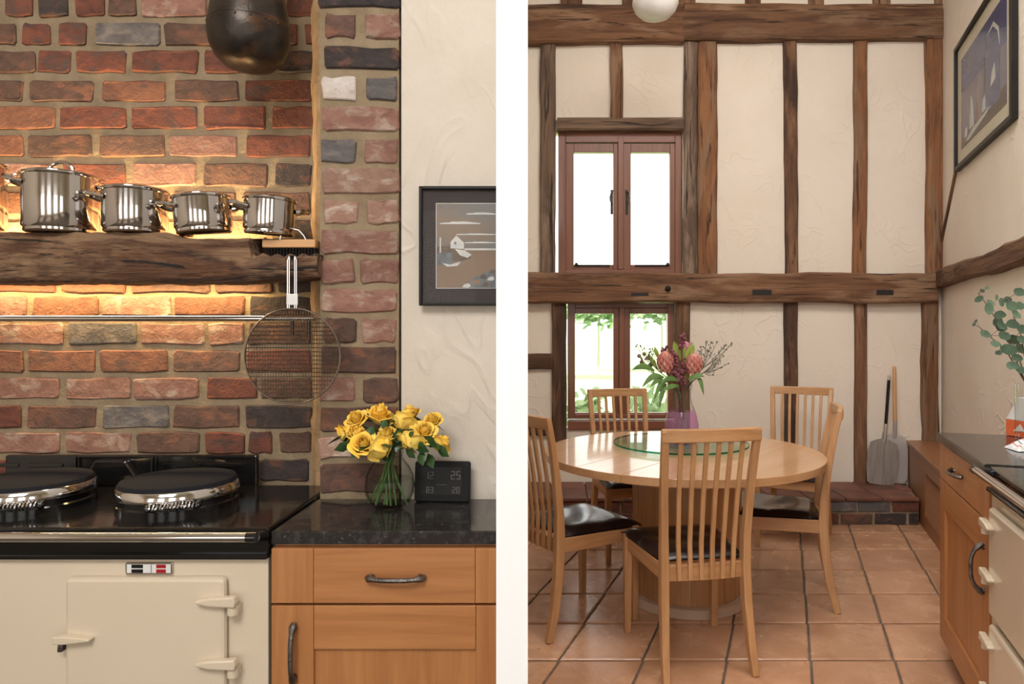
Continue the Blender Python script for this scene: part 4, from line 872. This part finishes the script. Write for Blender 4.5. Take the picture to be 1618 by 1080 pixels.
protea(1083, 549, 3.50, 20, 18, 'protea_pink', 'pale pink protea at the top of the purple vase bouquet')
def spike(pts, label):
    t = thing('burgundy_spike', label, 'flower', (pvx, pvd, gz), 0, 'burgundy spikes in the purple vase'); m = MB(); tip = None
    for a, b in pts:
        p = sprig_pt(a, b, 3.44); tip = p
        for k in range(16): m.ball(p+Vector((R.uniform(-.014,.014), R.uniform(-.014,.014), R.uniform(-.05,.03))), R.uniform(.006,.011), 5)
    obj('blossom', m, 'burgundy', t, smooth=True); stem_of(t, tip, .004, 'burgundy')
spike([(1066,563),(1064,577),(1070,590)], 'dark burgundy flower spike between the two rosy proteas')
spike([(1080,575),(1078,592)], 'dark burgundy spike left of the right protea')
spike([(1078,536)], 'single dusky bud standing above the protea bouquet')
def blade(t, p0, p1, wd, mat, sag=.02, tw=(0,0,1)):
    p0, p1 = Vector(p0), Vector(p1); m = MB(); N_ = 8; dv = p1-p0; sd = dv.cross(Vector((0,-1,.35))).normalized()
    vs_ = []
    for i in range(N_+1):
        u = i/N_; c = p0+dv*u+Vector((0,0,sag*math.sin(math.pi*u))); w_ = wd*math.sin(math.pi*min(1, .08+u*.92))**.8*(1 if u < .999 else .02)
        vs_ += [c-sd*w_, c+Vector((0,-.003,-.003)), c+sd*w_]
    m.add(vs_, [(i*3+j, i*3+j+1, i*3+j+4, i*3+j+3) for i in range(N_) for j in range(2)])
    return obj('leaf', m, mat, t, smooth=True)
lf_ = thing('long_leaf_stem', 'drooping long green leaves at the left of the purple vase', 'foliage', (pvx, pvd, gz)); stem_of(lf_, sprig_pt(1055,600), .003, 'stem_green')
for a, b, c, d, w_, sg in ((1034,585,998,584,9,.02),(1050,596,1014,612,9,.03),(1052,602,1027,611,8,.02),(1056,600,1033,632,8,.03),(1052,605,1042,643,7,.02),(1072,601,1047,600,7,.01),(1073,609,1049,617,7,.01)):
    blade(lf_, sprig_pt(a,b,3.40), sprig_pt(c,d,3.36), w_*.0018, 'leaf_long', sg)
lr_ = thing('long_leaf_stem', 'long green leaves drooping at the right of the purple vase', 'foliage', (pvx, pvd, gz)); stem_of(lr_, sprig_pt(1090,602), .003, 'stem_green')
for a, b, c, d, w_, sg in ((1088,599,1113,594,8,.012),(1101,598,1112,624,6,.03)): blade(lr_, sprig_pt(a,b,3.40), sprig_pt(c,d,3.38), w_*.0018, 'leaf_long', sg)
ly_ = thing('yellow_leaf_stem', 'upright yellow-green leaves in the middle of the protea bouquet', 'foliage', (pvx, pvd, gz)); stem_of(ly_, sprig_pt(1078,575), .003, 'stem_green')
for a, b, c, d in ((1077,570,1073,546),(1079,570,1081,545),(1082,572,1088,548),(1067,560,1065,538),(1070,562,1069,541),(1090,566,1097,545),(1083,595,1085,560),(1040,565,1034,547),(1036,580,1026,560),(1088,560,1094,540)):
    blade(ly_, sprig_pt(a,b,3.46), sprig_pt(c,d,3.46), .011, 'leaf_yellow', 0)
def sprig(tips, root, label, mat, budmat, budr):
    t = thing('dried_sprig', label, 'sprig', (pvx, pvd, gz), 0, 'sprigs in the purple vase'); rt = sprig_pt(*root); stem_of(t, rt, .0026)
    m = MB(); bm_ = MB()
    for a, b in tips:
        d = pvd+R.uniform(-.08,.08); p = sprig_pt(a, b, d); mid = rt*.5+p*.5+Vector((0,0,-.01))
        m.tube([rt, mid, p], [.0022,.0017,.0012], 5); bm_.ball(p, budr, 6)
        for k in range(5):
            f = R.uniform(.45,.95); q_ = rt*(1-f)+p*f+Vector((R.uniform(-.018,.018), R.uniform(-.018,.018), R.uniform(-.004,.024))); m.tube([rt*(1-f+.08)+p*(f-.08), q_], .0009, 4); bm_.ball(q_, budr*.65, 5)
    obj('twigs', m, mat, t, smooth=True); x_ = obj('buds', bm_, budmat, t, smooth=True); x_['kind'] = 'stuff'
sprig([(1116,541),(1124,541),(1133,540),(1147,545),(1156,543),(1118,553),(1107,548)], (1110,582), 'wiry grey sprig fanning up to the right of the proteas', 'sprig', 'sprig', .0055)
sprig([(1151,574),(1143,562),(1140,580),(1130,568),(1127,592),(1138,570),(1148,552)], (1112,588), 'wiry grey sprig spreading low to the right of the proteas', 'sprig', 'sprig', .0045)
sprig([(1005,547),(1018,550),(1027,551),(1012,546),(1031,551)], (1040,585), 'thin arching twig at the upper left of the proteas', 'sprig', 'sprig', .005)
sprig([(1010,562),(1014,573),(1023,565),(1018,559)], (1036,592), 'twig with round brown heads at the left of the proteas', 'twig', 'sprig_bud', .011)
sprig([(1053,548),(1046,554),(1050,553)], (1052,562), 'small dark buds above the left protea', 'twig', 'burgundy', .008)
# ------------------------------------------------------------------ pizza peels
def peel(px_t, py_t, px_b, py_b, yb2, wpx, dfoot, dtop, label, bl, hd, cap, hw):
    foot = Vector((X(px_b, dfoot), dfoot, PH+.001)); top = Vector((X(px_t, dtop), dtop, Z(py_t, dtop)))
    t = thing('pizza_peel', label, 'peel', foot); v = top-foot; L = v.length; zd = v.normalized(); xd = Vector((1,0,0)); xd = (xd-zd*xd.dot(zd)).normalized(); yd = zd.cross(xd)
    M = Matrix((xd, yd, zd)).transposed(); t.rotation_euler = M.to_euler()
    bh = (py_b-yb2)*dfoot/FPX; w2 = wpx*dfoot/FPX/2
    poly = [(-w2*.72,0),(w2*.72,0),(w2*.9,.03),(w2,bh*.35),(w2,bh*.72),(w2*.86,bh*.9),(w2*.5,bh*.97),(.02,bh),(.014,bh+.05),(-.014,bh+.05),(-.02,bh),(-w2*.5,bh*.97),(-w2*.86,bh*.9),(-w2,bh*.72),(-w2,bh*.35),(-w2*.9,.03)]
    obj('blade', MB().prism(poly, -.0015, .0015, 'y'), bl, t)
    obj('ferrule', MB().tube([(0,-.004,bh-.03),(0,-.010,bh+.02),(0,-.010,bh+.11)], [.012,.012,.013], 10), 'brushed', t, smooth=True)
    obj('handle', MB().tube([(0,-.010,bh+.09),(0,-.010,L-.04)], hw, 12), hd, t, smooth=True)
    obj('end_cap', MB().tube([(0,-.010,L-.045),(0,-.010,L-.01),(0,-.010,L)], [hw*.98,hw*.9,hw*.4], 12), cap, t, smooth=True)
peel(1404, 592, 1392, 766, 694, 50, 4.985, 5.055, 'scuffed metal pizza peel with black handle leaning on the wall', 'brushed', 'black_plastic', 'brushed', .011)
peel(1412, 578, 1414, 766, 688, 42, 5.03, 5.072, 'clean metal pizza peel with wooden handle leaning behind the scuffed peel', 'pale_metal', 'beech_z', 'beech_z', .013)
# ------------------------------------------------------------------ radiator cover, side units, second cooker
rc = thing('radiator_cover', 'low wooden radiator cover with lattice grille beside the plinth', 'radiator cover', side(0,0), RZ_R)
RH = .492
obj('top_board', MB().prism([(.0,-.002),(.085,-.25),(2.69,-.25),(2.69,-.002)], RH-.026, RH), 'cover_oak_x', rc, bevel=.004)
e0 = .10
fm = MB().box(e0, .62+.13, -.238, -.218, .0, RH-.028).box(.75, 2.69, -.238, -.218, RH-.12, RH-.028).box(.75, 2.69, -.238, -.218, .0, .10)
for q in (1.6, 2.45): fm.box(q, q+.12, -.238, -.218, .10, RH-.12)
obj('front_frame', fm, 'cover_oak_x', rc, bevel=.003)
obj('end_panel', MB().prism([(.006,-.01),(.077,-.217),(.10,-.217),(.03,-.01)], 0, RH-.028), 'cover_oak_z', rc)
m = MB()
for sgn in (1, -1):
    for k in range(-10, 60):
        a = .75+k*.034; b = a+sgn*(RH-.22)
        lo_, hi_ = (a, b) if sgn > 0 else (b, a)
        def cl_(x): return max(.75, min(1.6, x))
        z_at = lambda x: (.10+(x-a)) if sgn > 0 else (.10+(a-x))
        x0_, x1_ = cl_(lo_), cl_(hi_)
        if x1_-x0_ < .01: continue
        m.bar([(x0_, -.226+.003*sgn, z_at(x0_)), (x1_, -.226+.003*sgn, z_at(x1_))], [(.004,.005)], (0,1,0))
gr = obj('lattice_grille', m, 'cover_oak_x', rc); gr['kind'] = 'stuff'
obj('grille_backing', MB().box(.75, 2.45, -.212, -.208, .1, RH-.12), 'black_gap', rc)
SC0, SC1 = 2.705, 3.386; CFy = -.512; GT = .90
sc = thing('base_cabinet', 'oak base cabinet with drawer and door on the dining room side', 'cabinet', side(0,0), RZ_R)
obj('carcass', MB().box(SC0, SC1, CFy+.004, -.003, .10, GT-.034), 'cabinet_z', sc); obj('plinth_board', MB().box(SC0+.02, SC1, CFy+.05, CFy+.07, 0, .10), 'cabinet_x', sc)
zd1, zd0 = GT-.040, GT-.175
d1 = obj('drawer', MB().box(SC0+.085, SC1-.110, CFy-.018, CFy+.003, zd0, zd1), 'cabinet_x', sc, bevel=.0015)
obj('drawer_stile', MB().box(SC0, SC0+.084, CFy-.018, CFy+.003, zd0, zd1), 'cabinet_z', d1, bevel=.0015); obj('drawer_stile', MB().box(SC1-.109, SC1-.003, CFy-.018, CFy+.003, zd0, zd1), 'cabinet_z', d1, bevel=.0015)
pull('handle', d1, ((SC0+SC1)/2-.04, CFy-.018, (zd0+zd1)/2+.004), (1,0,0), .135, .028)
d2 = obj('door', MB().box(SC0+.08, SC1-.10, CFy-.008, CFy+.003, .12, zd0-.10), 'cabinet_z', sc)
obj('door_stile', MB().box(SC0, SC0+.084, CFy-.018, CFy+.003, .10, zd0-.005), 'cabinet_z', d2, bevel=.0015); obj('door_stile', MB().box(SC1-.109, SC1-.003, CFy-.018, CFy+.003, .10, zd0-.005), 'cabinet_z', d2, bevel=.0015)
obj('door_rail', MB().box(SC0+.085, SC1-.110, CFy-.018, CFy+.003, zd0-.11, zd0-.005), 'cabinet_x', d2, bevel=.0015); obj('door_rail', MB().box(SC0+.085, SC1-.110, CFy-.018, CFy+.003, .10, .20), 'cabinet_x', d2, bevel=.0015)
pull('handle', d2, (SC1-.050, CFy-.018, zd0-.155), (0,0,1), .155, .034)
gw = obj('granite_worktop', MB().box(SC0-.012, SC1, CFy-.030, -.002, GT-.032, GT), 'granite', bevel=.003, loc=side(0,0), rot=(0,0,RZ_R)); tag(gw, 'dark granite worktop against the side wall holding eucalyptus', 'worktop')
c2 = thing('range_cooker', 'cream range cooker with chrome rail at the right edge of the dining room', 'range cooker', side(0,0), RZ_R)
AX = SC1+.004
cooker(c2, AX, AX+1.0, CFy-.012, -.03, GT-.004, [(AX+.05, AX+.46, .47, GT-.115, -1, None), (AX+.05, AX+.46, .10, .445, -1, None)],
       [(AX+.27, -.27, .17, math.radians(-90)), (AX+.73, -.27, .17, math.radians(-90))], None, None, (AX+.035, AX+.97))
# ------------------------------------------------------------------ things on the side worktop
ev = Vector((X(1631,2.44), 2.44, GT+.001))
et = thing('ribbed_glass_vase', 'ribbed clear glass vase of eucalyptus on the side worktop', 'vase', ev)
m = MB(); NR = 48; prof = [(.046,0),(.050,.01),(.052,.20),(.050,.212)]
vs_ = []
for r_, z_ in prof:
    for i in range(NR): a = i*2*math.pi/NR; rr = r_*(1+.025*(i % 2)); vs_.append((rr*math.cos(a), rr*math.sin(a), z_))
m.add(vs_, [(j*NR+i, j*NR+(i+1)%NR, (j+1)*NR+(i+1)%NR, (j+1)*NR+i) for j in range(len(prof)-1) for i in range(NR)]+[tuple(range(NR))[::-1]])
obj('ribbed_body', m, 'clear_glass', et)
def euc(tip, leaves, label):
    t = thing('eucalyptus_branch', label, 'eucalyptus', ev, 0, 'eucalyptus branches in the ribbed vase')
    P_ = lambda px, py_, d=2.40: Vector((X(px,d), d, Z(py_,d)))-ev
    tp = P_(*tip); b0 = Vector((R.uniform(-.02,.02), R.uniform(-.02,.02), .02)); nk = Vector((tp.x*.1, 0, .21))
    obj('stem', MB().tube([b0, nk, nk*.5+tp*.5+Vector((.01,0,.02)), tp], [.003,.003,.0022,.0012], 6), 'twig', t, smooth=True)
    for px, py_, sz, an in leaves:
        d = 2.40+R.uniform(-.06,.05); c = P_(px, py_, d); r_ = sz*d/FPX; m = MB(); n_ = 12; tiltv = R.uniform(-.6,.6)
        ax = Vector((math.cos(an), R.uniform(-.3,.3), -math.sin(an))).normalized(); bx_ = ax.cross(Vector((0,-1,tiltv)).normalized()).normalized(); nr = ax.cross(bx_)
        ring_ = [c+ax*math.cos(2*math.pi*i/n_)*r_*(1.12 if i == 0 else 1)+bx_*math.sin(2*math.pi*i/n_)*r_*R.uniform(.62,.82) for i in range(n_)]
        m.add(ring_+[c+nr*r_*.12], [(i, (i+1)%n_, n_) for i in range(n_)]); obj('leaf', m, 'eucalyptus', t, smooth=True)
        st = nk*.35+tp*.65; near = min((nk*(1-f)+tp*f+Vector((.01,0,.02))*math.sin(math.pi*f) for f in (.2,.4,.6,.8,1.0)), key=lambda q_: (q_-c).length)
        if sz > 0: obj('leaf_stalk', MB().tube([near, c], .0010, 4), 'twig', t)
euc((1546,462), [(1547,472,7,2.6),(1563,487,10,1.8),(1565,478,7,.4),(1575,470,5,-1.2),(1580,497,9,.1),(1577,509,11,.3),(1552,459,4,.5),(1560,455,4,.7),(1583,514,9,.6)], 'eucalyptus branch reaching up to the upper left')
euc((1548,517), [(1557,527,9,.3),(1573,543,8,.1),(1582,517,9,.4),(1587,530,10,.4),(1539,512,4,2.5),(1542,507,3,-.8),(1578,557,6,-.2)], 'eucalyptus branch reaching left with a pale tip')
euc((1592,471), [(1583,477,7,1.4),(1592,473,7,.2),(1599,483,10,.5),(1611,461,9,.3),(1612,483,9,.1),(1600,512,10,.2),(1606,496,8,.9)], 'eucalyptus branch standing upright in the ribbed vase')
euc((1588,552), [(1594,552,13,.3),(1602,536,12,.2),(1607,565,9,.2),(1600,577,10,.0),(1614,584,9,.3),(1612,550,9,1),(1615,520,9,.5),(1616,537,10,.4)], 'eucalyptus branch hanging low over the vase rim')
oc = thing('orange_carton', 'orange and white card carton standing on the side worktop', 'carton', (X(1612,2.60), 2.60, GT+.001), RZ_R+.5)
obj('lower_half', MB().box(-.035,.09,-.03,.03,0,.062), 'orange_card', oc, bevel=.002); obj('upper_half', MB().prism([(-.035,.062),(.09,.062),(.09,.15),(.02,.15)], -.03, .03, 'y'), 'white_card', oc, bevel=.002)
obj('white_mark', MB().prism([(.0,.02),(.05,.025),(.03,.05)], -.0312, -.03, 'y'), 'white_card', oc)
tw = thing('folded_cloth', 'white folded cloth with fine stripes beside the eucalyptus vase', 'cloth', (X(1622,2.31), 2.31, GT+.001), .15)
def fold(u, v):
    a = u*2-1; b = v*2-1
    e = max(0, (1-abs(a)**4)*(1-abs(b)**4))**.5
    return (a*.060+.012*b, b*.045, .001+e*(.030+.016*a+.004*math.sin(b*6)))
m = MB().grid(fold, 20, 14); obj('cloth', m, 'cloth_white', tw, smooth=True)
for k in range(6):
    u = .12+k*.15; ms = MB()
    ms.grid(lambda a, b, u=u: tuple(Vector(fold(u+a*.025, .06+b*.88))+Vector((0,0,.0012))), 1, 14); obj('stripe', ms, 'cloth_stripe' if k % 2 == 0 else 'print_blue', tw, smooth=True)
# ------------------------------------------------------------------ ceiling lamp
LD = 4.2; lm = thing('ceiling_lamp', 'white opal glass bowl lamp hanging below the tie beam', 'lamp', (X(1035.5,LD), LD, Z(32,LD)))
rl_ = 36.5*LD/FPX
obj('shade', MB().lathe([(.001,0),(rl_*.35,.006),(rl_*.65,.026),(rl_*.88,.058),(rl_,.098),(rl_*.985,.118),(rl_*.9,.128)], 40), 'opal', lm, smooth=True)
obj('gallery', MB().lathe([(rl_*.93,.124),(rl_*.93,.134),(rl_*.3,.15),(.02,.17)], 32), 'white_enamel', lm, smooth=True)
obj('rod', MB().tube([(0,0,.16),(0,0,4.25-Z(32,LD))], .008, 8), 'white_enamel', lm, smooth=True)
